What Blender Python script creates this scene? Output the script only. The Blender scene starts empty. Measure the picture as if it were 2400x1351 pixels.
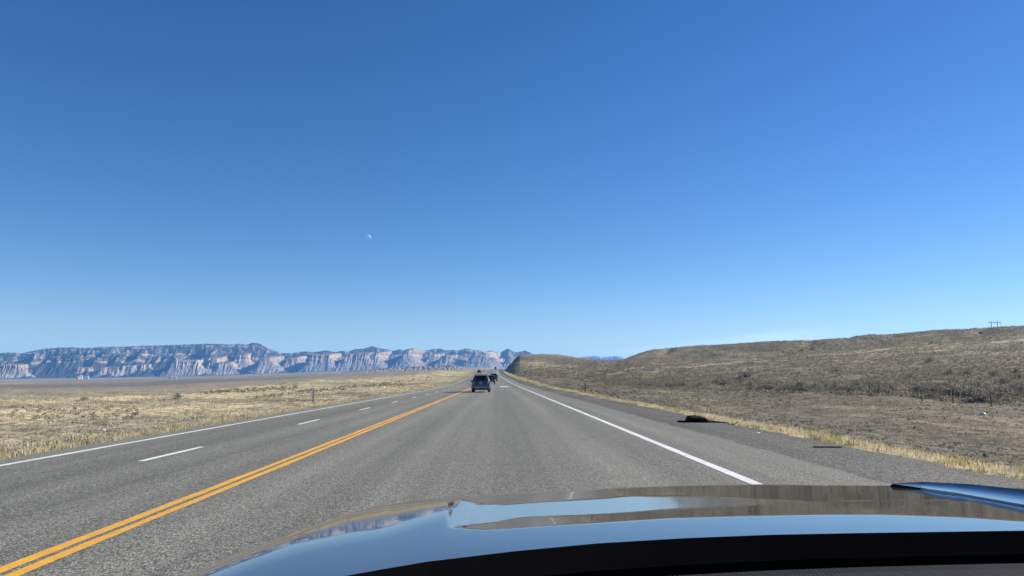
import bpy, bmesh, math, random
import numpy as np
from mathutils import Vector, Matrix

random.seed(7)
rng = np.random.default_rng(11)
sc = bpy.context.scene
C = sc.collection
R = math.radians

# ------------------------------------------------------------------ camera
F = 1700.0            # focal length in pixels of a 2400 px wide frame
CX, CY = 1200.0, 675.5
PITCH, YAW = R(7.058), R(1.137)
EYE = 1.5
cam_d = bpy.data.cameras.new('camera')
cam_d.sensor_width = 36.0
cam_d.lens = F / 2400.0 * 36.0
cam_d.clip_start = 0.05
cam_d.clip_end = 200000.0
cam = bpy.data.objects.new('camera', cam_d)
cam.location = (0, 0, EYE)
cam.rotation_euler = (R(90) + PITCH, 0, -YAW)
C.objects.link(cam)
sc.camera = cam

# ------------------------------------------------------------------ light
SUN_AZ, SUN_EL = 66.0, 27.0     # degrees right of the road direction, degrees up
w = bpy.data.worlds.new('World')
sc.world = w
w.use_nodes = True
wn = w.node_tree
wn.nodes.clear()
w_out = wn.nodes.new('ShaderNodeOutputWorld')
w_bg = wn.nodes.new('ShaderNodeBackground')
sky = wn.nodes.new('ShaderNodeTexSky')
sky.sky_type = 'NISHITA'
sky.sun_disc = False
sky.sun_elevation = R(SUN_EL)
sky.sun_rotation = R(SUN_AZ)
sky.altitude = 1500
sky.air_density = 1.0
sky.dust_density = 0.1
sky.ozone_density = 3.0
w_bg.inputs['Strength'].default_value = 0.06
hsv = wn.nodes.new('ShaderNodeHueSaturation')
hsv.inputs['Hue'].default_value = 0.5095
hsv.inputs['Saturation'].default_value = 1.27
wn.links.new(sky.outputs[0], hsv.inputs['Color'])
# a few thin veils of cirrus low in the sky on the right
tc = wn.nodes.new('ShaderNodeTexCoord')
sep = wn.nodes.new('ShaderNodeSeparateXYZ')
wn.links.new(tc.outputs['Generated'], sep.inputs[0])
mp = wn.nodes.new('ShaderNodeMapping')
mp.inputs['Scale'].default_value = (3.0, 3.0, 42.0)
mp.inputs['Rotation'].default_value = (0, R(-1.2), 0)
wn.links.new(tc.outputs['Generated'], mp.inputs['Vector'])
nz = wn.nodes.new('ShaderNodeTexNoise')
nz.inputs['Scale'].default_value = 1.0
nz.inputs['Detail'].default_value = 5
nz.inputs['Roughness'].default_value = 0.55
wn.links.new(mp.outputs[0], nz.inputs['Vector'])
def wmr(src, a, b, c, d):
    m = wn.nodes.new('ShaderNodeMapRange')
    m.interpolation_type = 'SMOOTHSTEP'
    for k, v in zip(('From Min', 'From Max', 'To Min', 'To Max'), (a, b, c, d)):
        m.inputs[k].default_value = v
    wn.links.new(src, m.inputs['Value'])
    return m.outputs[0]
def wmul(a, b):
    m = wn.nodes.new('ShaderNodeMath'); m.operation = 'MULTIPLY'
    for i, s in enumerate((a, b)):
        if isinstance(s, (int, float)): m.inputs[i].default_value = s
        else: wn.links.new(s, m.inputs[i])
    return m.outputs[0]
dv = wn.nodes.new('ShaderNodeMath'); dv.operation = 'DIVIDE'
wn.links.new(sep.outputs['X'], dv.inputs[0]); wn.links.new(sep.outputs['Y'], dv.inputs[1])
ed = wn.nodes.new('ShaderNodeMath'); ed.operation = 'MULTIPLY_ADD'
wn.links.new(dv.outputs[0], ed.inputs[0]); ed.inputs[1].default_value = -0.085
wn.links.new(sep.outputs['Z'], ed.inputs[2])
cl = wmul(wmr(ed.outputs[0], 0.019, 0.031, 1, 0), wmr(nz.outputs['Fac'], 0.3, 0.65, 0.35, 1))
cl = wmul(wmul(cl, wmr(dv.outputs[0], 0.02, 0.30, 0, 1)), wmr(dv.outputs[0], 0.36, 0.50, 1, 0.0))
cl = wmul(wmul(cl, wmr(sep.outputs['Y'], 0.1, 0.3, 0, 1)), 0.25)
mixw = wn.nodes.new('ShaderNodeMix'); mixw.data_type = 'RGBA'
wn.links.new(cl, mixw.inputs['Factor'])
wn.links.new(hsv.outputs[0], mixw.inputs['A'])
mixw.inputs['B'].default_value = (13.0, 14.3, 15.5, 1)
wn.links.new(mixw.outputs['Result'], w_bg.inputs['Color'])
wn.links.new(w_bg.outputs[0], w_out.inputs['Surface'])

sl = bpy.data.lights.new('sun', 'SUN')
sl.energy = 4.6
sl.angle = R(0.53)
sl.color = (1.0, 0.93, 0.83)
so = bpy.data.objects.new('sun', sl)
sd = Vector((math.sin(R(SUN_AZ)) * math.cos(R(SUN_EL)), math.cos(R(SUN_AZ)) * math.cos(R(SUN_EL)), math.sin(R(SUN_EL))))
so.rotation_euler = sd.to_track_quat('Z', 'Y').to_euler()
so.location = sd * 50
C.objects.link(so)

sc.view_settings.view_transform = 'Standard'
sc.view_settings.look = 'None'
sc.view_settings.gamma = 1.0
sc.view_settings.exposure = 1.05
sc.cycles.use_denoising = True
sc.cycles.max_bounces = 6
sc.cycles.volume_bounces = 1
sc.cycles.caustics_reflective = False
sc.cycles.caustics_refractive = False
sc.cycles.transparent_max_bounces = 12

# ------------------------------------------------------------------ pixel helpers
_mat = Matrix.Rotation(-YAW, 3, 'Z') @ Matrix.Rotation(R(90) + PITCH, 3, 'X')
_MAT = np.array(_mat)
def ray(col, row):
    d = _MAT @ np.array([(col - CX) / F, -(row - CY) / F, -1.0])
    return d / d[1]                    # scaled so that one metre of Y is one unit
def P(col, row, Y):
    d = ray(col, row)
    return Vector((d[0] * Y, Y, EYE + d[2] * Y))
_cols = np.linspace(-1500, 4200, 1141)
_rat = np.array([ray(c, 880)[0] for c in _cols])
def col_of(X, Y):
    Y = np.maximum(Y, 1e-3)
    return np.interp(X / Y, _rat, _cols)
def rowz(col, row, Y):
    return EYE + ray(col, row)[2] * Y

# ------------------------------------------------------------------ noise
_LAT = rng.random((256, 256))
def vnoise(x, y):
    xi = np.floor(x).astype(np.int64); yi = np.floor(y).astype(np.int64)
    fx = x - xi; fy = y - yi
    fx = fx * fx * fx * (fx * (fx * 6 - 15) + 10); fy = fy * fy * fy * (fy * (fy * 6 - 15) + 10)
    g = lambda a, b: _LAT[a & 255, b & 255]
    a = g(xi, yi); b = g(xi + 1, yi); c = g(xi, yi + 1); d = g(xi + 1, yi + 1)
    return (a + (b - a) * fx) * (1 - fy) + (c + (d - c) * fx) * fy
def fbm(x, y, octs=4, gain=0.5):
    s = 0; a = 1; t = 0
    for i in range(octs):
        s = s + a * vnoise(x + 17.3 * i, y + 9.1 * i); t += a
        a *= gain; x = x * 2.03; y = y * 2.03
    return s / t                        # 0..1
def sstep(a, b, x):
    t = np.clip((x - a) / (b - a), 0, 1)
    return t * t * (3 - 2 * t)

# ------------------------------------------------------------------ object helpers
def tag(o, label, cat, group=None, kind=None):
    o['label'] = label; o['category'] = cat
    if group: o['group'] = group
    if kind: o['kind'] = kind
    return o
def empty(name, loc=(0, 0, 0), rz=0.0):
    o = bpy.data.objects.new(name, None)
    o.location = loc; o.rotation_euler = (0, 0, rz)
    o.empty_display_size = 0.3
    C.objects.link(o)
    return o
def link(name, me, mat, parent=None, smooth=False):
    o = bpy.data.objects.new(name, me)
    if mat: me.materials.append(mat)
    C.objects.link(o)
    if parent: o.parent = parent
    if smooth:
        me.polygons.foreach_set('use_smooth', np.ones(len(me.polygons), dtype=bool))
    return o
def np_mesh(name, V, faces, k, col=None, attr=None):
    """V: n x 3, faces: m x k index array"""
    me = bpy.data.meshes.new(name)
    V = np.asarray(V, dtype=np.float32); faces = np.asarray(faces, dtype=np.int32)
    me.vertices.add(len(V)); me.vertices.foreach_set('co', V.ravel())
    me.loops.add(faces.size); me.loops.foreach_set('vertex_index', faces.ravel())
    me.polygons.add(len(faces))
    me.polygons.foreach_set('loop_start', np.arange(0, faces.size, k, dtype=np.int32))
    me.update(calc_edges=True)
    if col is not None:
        a = me.color_attributes.new('col', 'FLOAT_COLOR', 'POINT')
        c = np.ones((len(V), 4), dtype=np.float32); c[:, :3] = col
        a.data.foreach_set('color', c.ravel())
    return me
def grid_faces(nu, nv, wrap=False):
    i = np.arange(nu if wrap else nu - 1)[:, None]; j = np.arange(nv - 1)[None, :]
    i2 = (i + 1) % nu
    a = i * nv + j; b = i2 * nv + j; c = i2 * nv + j + 1; d = i * nv + j + 1
    return np.stack([a, b, c, d], -1).reshape(-1, 4)

class MB:
    """collects simple shapes into one bmesh"""
    def __init__(s): s.bm = bmesh.new()
    def box(s, c, size, bevel=0.0, rot=None, taper=None):
        r = bmesh.ops.create_cube(s.bm, size=1.0)['verts']
        for v in r:
            v.co = Vector((v.co.x * size[0], v.co.y * size[1], v.co.z * size[2]))
            if taper and v.co.z > 0: v.co.x *= taper; 
        if bevel:
            es = list({e for v in r for e in v.link_edges})
            q = bmesh.ops.bevel(s.bm, geom=es, offset=bevel, segments=2, affect='EDGES', profile=0.6)
            r = list({v for f in q['faces'] for v in f.verts} | {v for v in r if v.is_valid})
        for v in r:
            co = v.co
            if rot is not None: co = rot @ co
            v.co = co + Vector(c)
        return s
    def tube(s, a, b, ra, rb=None, n=8):
        a = Vector(a); b = Vector(b); rb = ra if rb is None else rb
        d = (b - a); q = d.to_track_quat('Z', 'Y')
        va = [s.bm.verts.new(a + q @ Vector((ra * math.cos(t), ra * math.sin(t), 0))) for t in [2 * math.pi * i / n for i in range(n)]]
        vb = [s.bm.verts.new(b + q @ Vector((rb * math.cos(t), rb * math.sin(t), 0))) for t in [2 * math.pi * i / n for i in range(n)]]
        for i in range(n):
            j = (i + 1) % n
            s.bm.faces.new((va[i], va[j], vb[j], vb[i]))
        s.bm.faces.new(va[::-1]); s.bm.faces.new(vb)
        return s
    def path(s, pts, r, n=6):
        for p, q in zip(pts[:-1], pts[1:]): s.tube(p, q, r, r, n)
        return s
    def ball(s, c, size, sub=2, rot=None):
        r = bmesh.ops.create_icosphere(s.bm, subdivisions=sub, radius=0.5)['verts']
        for v in r:
            co = Vector((v.co.x * size[0], v.co.y * size[1], v.co.z * size[2]))
            if rot is not None: co = rot @ co
            v.co = co + Vector(c)
        return s
    def lathe_x(s, c, prof, n=24):
        """profile of (x, radius) turned about the x axis through c"""
        rings = []
        for (x, r) in prof:
            rings.append([s.bm.verts.new(Vector(c) + Vector((x, r * math.cos(2 * math.pi * i / n), r * math.sin(2 * math.pi * i / n)))) for i in range(n)])
        for A, B in zip(rings[:-1], rings[1:]):
            for i in range(n):
                j = (i + 1) % n
                s.bm.faces.new((A[i], A[j], B[j], B[i]))
        s.bm.faces.new(rings[0][::-1]); s.bm.faces.new(rings[-1])
        return s
    def poly(s, pts, thick=None):
        """flat or bent outline, given a thickness along a vector"""
        vs = [s.bm.verts.new(Vector(p)) for p in pts]
        f = s.bm.faces.new(vs)
        if thick is not None:
            r = bmesh.ops.extrude_face_region(s.bm, geom=[f])
            for g in r['geom']:
                if isinstance(g, bmesh.types.BMVert): g.co += Vector(thick)
        return s
    def grid(s, rows):
        """rows: list of equally long lists of points"""
        vs = [[s.bm.verts.new(Vector(p)) for p in r] for r in rows]
        for A, B in zip(vs[:-1], vs[1:]):
            for i in range(len(A) - 1):
                s.bm.faces.new((A[i], A[i + 1], B[i + 1], B[i]))
        return vs
    def build(s, name, mat, parent=None, smooth=True):
        bmesh.ops.recalc_face_normals(s.bm, faces=s.bm.faces)
        me = bpy.data.meshes.new(name); s.bm.to_mesh(me); s.bm.free()
        o = link(name, me, mat, parent, smooth)
        if smooth:
            try: me.set_sharp_from_angle(angle=R(38))
            except Exception: pass
        return o

# ------------------------------------------------------------------ materials
def new_mat(name):
    m = bpy.data.materials.new(name); m.use_nodes = True
    nt = m.node_tree
    b = nt.nodes['Principled BSDF']
    return m, nt, b
def noise_node(nt, vec, scale, detail=4, rough=0.6, sc3=None):
    n = nt.nodes.new('ShaderNodeTexNoise')
    n.inputs['Scale'].default_value = scale; n.inputs['Detail'].default_value = detail; n.inputs['Roughness'].default_value = rough
    if sc3:
        mpn = nt.nodes.new('ShaderNodeMapping'); mpn.inputs['Scale'].default_value = sc3
        nt.links.new(vec, mpn.inputs['Vector']); vec = mpn.outputs[0]
    nt.links.new(vec, n.inputs['Vector'])
    return n.outputs['Fac']
def mrange(nt, src, a, b, c, d, clamp=True):
    m = nt.nodes.new('ShaderNodeMapRange'); m.clamp = clamp
    for k, v in zip(('From Min', 'From Max', 'To Min', 'To Max'), (a, b, c, d)):
        m.inputs[k].default_value = v
    nt.links.new(src, m.inputs['Value'])
    return m.outputs[0]
def math_n(nt, op, a, b):
    m = nt.nodes.new('ShaderNodeMath'); m.operation = op
    for i, s in enumerate((a, b)):
        if isinstance(s, (int, float)): m.inputs[i].default_value = s
        else: nt.links.new(s, m.inputs[i])
    return m.outputs[0]
def scale_col(nt, col, fac):
    v = nt.nodes.new('ShaderNodeVectorMath'); v.operation = 'SCALE'
    nt.links.new(col, v.inputs[0]); nt.links.new(fac, v.inputs['Scale'])
    return v.outputs[0]
def mix_col(nt, fac, a, b):
    m = nt.nodes.new('ShaderNodeMix'); m.data_type = 'RGBA'
    if isinstance(fac, (int, float)): m.inputs['Factor'].default_value = fac
    else: nt.links.new(fac, m.inputs['Factor'])
    for s, k in ((a, 'A'), (b, 'B')):
        if isinstance(s, tuple): m.inputs[k].default_value = (*s, 1)
        else: nt.links.new(s, m.inputs[k])
    return m.outputs['Result']
def geo_pos(nt):
    return nt.nodes.new('ShaderNodeNewGeometry').outputs['Position']
def bump(nt, b, h, strength, dist):
    n = nt.nodes.new('ShaderNodeBump'); n.inputs['Strength'].default_value = strength; n.inputs['Distance'].default_value = dist
    nt.links.new(h, n.inputs['Height']); nt.links.new(n.outputs[0], b.inputs['Normal'])
def attr_col(nt, name='col'):
    a = nt.nodes.new('ShaderNodeAttribute'); a.attribute_name = name
    return a.outputs['Color']

def plain(name, col, rough=0.5, metal=0.0, coat=0.0, var=0.12, scale=6.0, spec=0.5):
    m, nt, b = new_mat(name)
    tcn = nt.nodes.new('ShaderNodeTexCoord').outputs['Object']
    f = mrange(nt, noise_node(nt, tcn, scale, 4), 0.3, 0.7, 1 - var, 1 + var)
    rgb = nt.nodes.new('ShaderNodeRGB'); rgb.outputs[0].default_value = (*col, 1)
    nt.links.new(scale_col(nt, rgb.outputs[0], f), b.inputs['Base Color'])
    b.inputs['Roughness'].default_value = rough; b.inputs['Metallic'].default_value = metal
    b.inputs['Coat Weight'].default_value = coat; b.inputs['Coat Roughness'].default_value = 0.04
    b.inputs['Specular IOR Level'].default_value = spec
    return m

def ground_material():
    m, nt, b = new_mat('dry_ground')
    p = geo_pos(nt)
    f1 = mrange(nt, noise_node(nt, p, 0.12, 5, 0.62), 0.3, 0.7, 0.78, 1.2)
    f2 = mrange(nt, noise_node(nt, p, 1.1, 6, 0.72), 0.32, 0.66, 0.42, 1.5)
    f3 = mrange(nt, noise_node(nt, p, 7.0, 5, 0.7), 0.3, 0.7, 0.7, 1.26)
    f = math_n(nt, 'MULTIPLY', math_n(nt, 'MULTIPLY', f1, f2), f3)
    nt.links.new(scale_col(nt, attr_col(nt), f), b.inputs['Base Color'])
    b.inputs['Roughness'].default_value = 0.95; b.inputs['Specular IOR Level'].default_value = 0.1
    h = math_n(nt, 'ADD', noise_node(nt, p, 1.6, 6, 0.7), math_n(nt, 'MULTIPLY', noise_node(nt, p, 0.35, 4, 0.6), 1.6))
    bump(nt, b, h, 0.9, 0.45)
    return m
def rock_material():
    m, nt, b = new_mat('sandstone_and_shale')
    p = geo_pos(nt)
    f1 = mrange(nt, noise_node(nt, p, 0.02, 6, 0.7), 0.3, 0.7, 0.75, 1.25)
    f2 = mrange(nt, noise_node(nt, p, 0.03, 5, 0.7, (0.15, 0.15, 3.0)), 0.35, 0.65, 0.82, 1.18)
    nt.links.new(scale_col(nt, attr_col(nt), math_n(nt, 'MULTIPLY', f1, f2)), b.inputs['Base Color'])
    b.inputs['Roughness'].default_value = 0.95; b.inputs['Specular IOR Level'].default_value = 0.05
    return m
def leaf_material(name, trans=0.25):
    m, nt, b = new_mat(name)
    c = attr_col(nt)
    nt.links.new(c, b.inputs['Base Color'])
    b.inputs['Roughness'].default_value = 0.8; b.inputs['Specular IOR Level'].default_value = 0.15
    t = nt.nodes.new('ShaderNodeBsdfTranslucent'); nt.links.new(c, t.inputs['Color'])
    mx = nt.nodes.new('ShaderNodeMixShader'); mx.inputs[0].default_value = trans
    nt.links.new(b.outputs[0], mx.inputs[1]); nt.links.new(t.outputs[0], mx.inputs[2])
    nt.links.new(mx.outputs[0], nt.nodes['Material Output'].inputs['Surface'])
    return m
def asphalt_material(name, base, dark, light, grain=42.0, streaks=True, contrast=1.0):
    m, nt, b = new_mat(name)
    p = geo_pos(nt)
    v = nt.nodes.new('ShaderNodeTexVoronoi'); v.inputs['Scale'].default_value = grain
    nt.links.new(p, v.inputs['Vector'])
    sepc = nt.nodes.new('ShaderNodeSeparateColor'); nt.links.new(v.outputs['Color'], sepc.inputs[0])
    stone = sepc.outputs[0]
    edge = mrange(nt, v.outputs['Distance'], 0.2, 0.75, 1.0, 0.45)
    g = math_n(nt, 'MULTIPLY', mrange(nt, math_n(nt, 'POWER', stone, 1.6 * contrast), 0, 1, 0.45 / contrast, 1.75 * contrast), edge)
    g2 = mrange(nt, noise_node(nt, p, 14, 4, 0.75), 0.3, 0.7, 0.8, 1.2)
    g3 = mrange(nt, noise_node(nt, p, 0.5, 5, 0.6, (1.0, 0.12, 1.0)), 0.3, 0.7, 0.9 if contrast == 1.0 else 0.55, 1.1 if contrast == 1.0 else 1.3)
    f = math_n(nt, 'MULTIPLY', math_n(nt, 'MULTIPLY', g, g2), g3)
    if streaks:
        s1 = mrange(nt, noise_node(nt, p, 1.0, 3, 0.5, (0.8, 0.004, 1.0)), 0.35, 0.65, 0.76, 1.14)
        s2 = mrange(nt, noise_node(nt, p, 1.0, 3, 0.6, (6.0, 0.02, 1.0)), 0.3, 0.7, 0.93, 1.06)
        f = math_n(nt, 'MULTIPLY', f, math_n(nt, 'MULTIPLY', s1, s2))
    rgb = nt.nodes.new('ShaderNodeRGB'); rgb.outputs[0].default_value = (*base, 1)
    c = scale_col(nt, rgb.outputs[0], f)
    if streaks:  # thin cracks sealed by dirt
        ck = nt.nodes.new('ShaderNodeTexVoronoi'); ck.feature = 'DISTANCE_TO_EDGE'; ck.inputs['Scale'].default_value = 0.23
        mpn = nt.nodes.new('ShaderNodeMapping'); mpn.inputs['Scale'].default_value = (1.6, 0.55, 1)
        wob = nt.nodes.new('ShaderNodeTexNoise'); wob.inputs['Scale'].default_value = 0.9; wob.inputs['Detail'].default_value = 6
        nt.links.new(p, wob.inputs['Vector'])
        addv = nt.nodes.new('ShaderNodeVectorMath'); addv.operation = 'MULTIPLY_ADD'
        nt.links.new(wob.outputs['Color'], addv.inputs[0]); addv.inputs[1].default_value = (1.3, 1.3, 0); nt.links.new(p, addv.inputs[2])
        nt.links.new(addv.outputs[0], mpn.inputs['Vector']); nt.links.new(mpn.outputs[0], ck.inputs['Vector'])
        cm = math_n(nt, 'MULTIPLY', mrange(nt, ck.outputs['Distance'], 0.0, 0.006, 1, 0), mrange(nt, noise_node(nt, p, 0.15, 3), 0.5, 0.6, 0, 0.55))
        c = mix_col(nt, cm, c, dark)
    nt.links.new(c, b.inputs['Base Color'])
    b.inputs['Roughness'].default_value = 0.85; b.inputs['Specular IOR Level'].default_value = 0.25
    bump(nt, b, math_n(nt, 'MULTIPLY', g, 1.0), 0.5, 0.006)
    return m
def paint_material(name, col, under, wear=0.5):
    m, nt, b = new_mat(name)
    p = geo_pos(nt)
    n1 = noise_node(nt, p, 30, 5, 0.75)
    n2 = noise_node(nt, p, 0.7, 4, 0.6)
    wm = math_n(nt, 'MULTIPLY', mrange(nt, n1, 0.46, 0.62, 0, 1), mrange(nt, n2, 0.35, 0.7, 0.1, wear))
    f = mrange(nt, noise_node(nt, p, 5, 4, 0.6), 0.3, 0.7, 0.88, 1.1)
    rgb = nt.nodes.new('ShaderNodeRGB'); rgb.outputs[0].default_value = (*col, 1)
    nt.links.new(mix_col(nt, wm, scale_col(nt, rgb.outputs[0], f), under), b.inputs['Base Color'])
    b.inputs['Roughness'].default_value = 0.7; b.inputs['Specular IOR Level'].default_value = 0.3
    return m

M = {}
M['ground'] = ground_material()
M['rock'] = rock_material()
M['asphalt'] = asphalt_material('asphalt', (0.25, 0.25, 0.212), (0.05, 0.05, 0.05), (0.4, 0.4, 0.4), grain=62.0)
M['gravel'] = asphalt_material('gravel', (0.132, 0.127, 0.11), (0.05, 0.05, 0.05), (0.4, 0.4, 0.4), grain=40.0, streaks=False, contrast=1.35)
M['white_paint'] = paint_material('white_road_paint', (0.72, 0.72, 0.7), (0.22, 0.215, 0.19), 0.9)
M['yellow_paint'] = paint_material('yellow_road_paint', (0.74, 0.375, 0.035), (0.2, 0.17, 0.12), 1.0)
M['grass'] = leaf_material('dry_grass_blades', 0.35)
M['brush'] = leaf_material('sagebrush_leaves', 0.28)
M['glass'] = plain('tinted_glass', (0.012, 0.014, 0.017), 0.06, 0, 0.6, 0.05)
M['tyre'] = plain('tyre_rubber', (0.018, 0.018, 0.019), 0.85)
M['rim'] = plain('alloy_rim', (0.35, 0.36, 0.37), 0.3, 0.9)
M['black_plastic'] = plain('black_plastic', (0.02, 0.02, 0.022), 0.55)
M['tail_red'] = plain('red_tail_lamp', (0.28, 0.012, 0.012), 0.12, 0, 0.5)
M['tail_clear'] = plain('clear_lamp_lens', (0.7, 0.7, 0.72), 0.1, 0, 0.5)
M['plate'] = plain('number_plate', (0.32, 0.33, 0.36), 0.4)
M['chrome'] = plain('chrome', (0.6, 0.61, 0.62), 0.15, 1.0)
M['paint_charcoal'] = plain('charcoal_car_paint', (0.095, 0.1, 0.112), 0.25, 0.4, 1.0, 0.04)
M['paint_black'] = plain('black_car_paint', (0.015, 0.017, 0.022), 0.22, 0.4, 1.0, 0.04)
M['paint_navy'] = plain('navy_car_paint', (0.02, 0.025, 0.04), 0.22, 0.4, 1.0, 0.04)
M['steel'] = plain('weathered_steel', (0.10, 0.105, 0.10), 0.6, 0.4, 0, 0.25)
M['post_dark'] = plain('dark_brown_post', (0.03, 0.027, 0.025), 0.7, 0.0, 0, 0.25)
M['post_pale'] = plain('pale_yellow_marker_post', (0.7, 0.6, 0.35), 0.6)
M['wood'] = plain('weathered_wood', (0.09, 0.085, 0.085), 0.85, 0, 0, 0.3)
M['white_wall'] = plain('white_metal_cladding', (0.78, 0.78, 0.78), 0.5)
M['grey_roof'] = plain('grey_metal_roof', (0.45, 0.46, 0.48), 0.5)
M['sign_green'] = plain('green_sign_sheet', (0.03, 0.16, 0.12), 0.4)
M['black_sheet'] = plain('black_plastic_sheet', (0.007, 0.007, 0.0075), 0.8, 0, 0, 0.3, spec=.15)
M['white_plastic'] = plain('white_plastic_film', (0.58, 0.55, 0.55), 0.5)

# ------------------------------------------------------------------ terrain functions
_zY = np.array([-500, 0, 95, 130, 162, 190, 250, 340, 450, 545, 640, 700, 800, 1000, 3000])
_zV = np.array([0, 0, 0, .08, .25, .6, 1.4, 2.8, 5.0, 7.3, 8.8, 9.4, 9.8, 9.0, 8.0])
_cY = np.array([-500, 0, 90, 140, 200, 270, 340, 430, 545, 3000])
_cV = np.array([0, 0, 0, -.3, -1.0, -2.1, -3.1, -3.8, -4.0, -4.0])
def _smooth_tab(Y, V, width):
    t = np.arange(-500, 3000, 2.0)
    v = np.interp(t, Y, V)
    k = np.hanning(int(width / 2) | 1); k /= k.sum()
    p = len(k) // 2
    v = np.convolve(np.pad(v, p, mode='edge'), k, mode='valid')
    return t, v
_zt = _smooth_tab(_zY, _zV, 60)
_ct = _smooth_tab(_cY, _cV, 60)
def zr(Y): return np.interp(Y, *_zt)
def xc(Y): return np.interp(Y, *_ct)
_sx = np.array([-400, -100, -60, -30, -14, -10.5, -9.4, -9.1, 7.5, 7.9, 9.2, 12, 16, 30, 400])
_sv = np.array([-2.2, -1.8, -1.4, -.95, -.52, -.2, -.07, -.06, -.06, -.08, -.2, -.6, -.88, -.98, -1.0])
def sec(lat): return np.interp(lat, _sx, _sv)

# breakpoints per image column: (row, depth) pairs of what is seen there
LT = {  # left of the road: near crest, plain 1, plain 2, foot of the cliffs
    -900: [(960, 60), (912, 700), (898, 2600), (892, 5200)],
    -300: [(945, 70), (908, 800), (896, 2800), (890, 5200)],
    0: [(938, 78), (905, 900), (896, 3000), (889, 5300)],
    200: [(937, 80), (904, 950), (893, 3000), (887, 5600)],
    330: [(931, 95), (902, 1000), (890, 3000), (885, 5900)],
    450: [(922, 115), (898, 1000), (887, 3000), (883, 6100)],
    600: [(905, 170), (894, 1000), (882, 3000), (877, 6500)],
    700: [(896, 205), (890, 1100), (879, 3000), (874, 6800)],
    850: [(887, 260), (884, 1200), (874, 3200), (869, 7300)],
    950: [(880.5, 330), (879, 1300), (871, 3300), (865, 7700)],
    1000: [(874, 400), (876, 1400), (869, 3400), (863, 7900)],
    1035: [(868.5, 430), (874, 1400), (868, 3500), (862, 8000)],
    1070: [(870, 460), (872, 1500), (867, 3500), (861.5, 8100)],
    1130: [(868, 600), (868.5, 1500), (865, 3500), (861, 8400)]}
RT = {  # right: foot, terrace, crest
    1182: [(874, 420), (869, 560), (866.5, 660)],
    1189: [(875, 400), (866, 560), (862, 640)],
    1200: [(878, 380), (858, 560), (849, 640)],
    1209: [(881, 340), (852, 560), (838, 630)],
    1218: [(882, 320), (849, 550), (833.5, 620)],
    1250: [(884, 285), (850, 500), (831, 600)],
    1280: [(887, 255), (851, 470), (830, 570)],
    1340: [(892, 225), (856, 390), (836, 490)],
    1400: [(896, 205), (860, 320), (844, 400)],
    1430: [(899, 195), (860, 300), (846, 380)],
    1460: [(902, 180), (857, 300), (842, 370)],
    1500: [(905, 165), (851, 308), (827.5, 390)],
    1530: [(906, 160), (849, 316), (820, 395)],
    1600: [(910, 150), (845, 320), (814, 395)],
    1800: [(919, 122), (833, 312), (802, 380)],
    2000: [(926, 104), (817, 302), (791, 360)],
    2200: [(934, 88), (803, 292), (775, 345)],
    2400: [(941, 78), (793, 282), (764.5, 325)],
    2800: [(958, 62), (772, 258), (742, 300)],
    3800: [(985, 45), (770, 190), (720, 270)]}
def _tabs():
    rows = []
    for c, L in sorted(LT.items()):
        (r1, y1), (r2, y2), (r3, y3), (r4, y4) = L
        z1 = rowz(c, r1, y1)
        rows.append([c, y1 * .6, None, y1, z1, y1 * 1.6, z1 - 0.022 * y1 - 1.0, y2, rowz(c, r2, y2), y3, rowz(c, r3, y3), y4, rowz(c, r4, y4), 18000, rowz(c, r4, y4) + 5])
    for c, L in sorted(RT.items()):
        (r1, y1), (r2, y2), (r3, y3) = L
        z3 = rowz(c, r3, y3)
        rows.append([c, y1, rowz(c, r1, y1), y2, rowz(c, r2, y2), y3, z3, y3 + 260, z3 - 9, 2600, 14, 8400, 75, 18000, 90])
    T = []
    for r in rows:
        if r[2] is None:
            X = ray(r[0], 900)[0] * r[1]
            r[2] = float(zr(r[1]) + sec(X - xc(r[1])))
        T.append([float(v) for v in r])
    return np.array(T)
TAB = _tabs()
def zpolar(col, Y):
    yk = [np.interp(col, TAB[:, 0], TAB[:, 1 + 2 * k]) for k in range(7)]
    zk = [np.interp(col, TAB[:, 0], TAB[:, 2 + 2 * k]) for k in range(7)]
    z = zk[0].copy()
    for k in range(6):
        t = np.clip((Y - yk[k]) / np.maximum(yk[k + 1] - yk[k], 1), 0, 1)
        t = 0.55 * t + 0.45 * (t * t * (3 - 2 * t))
        z = np.where(Y > yk[k], zk[k] + (zk[k + 1] - zk[k]) * t, z)
    return z, yk
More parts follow.
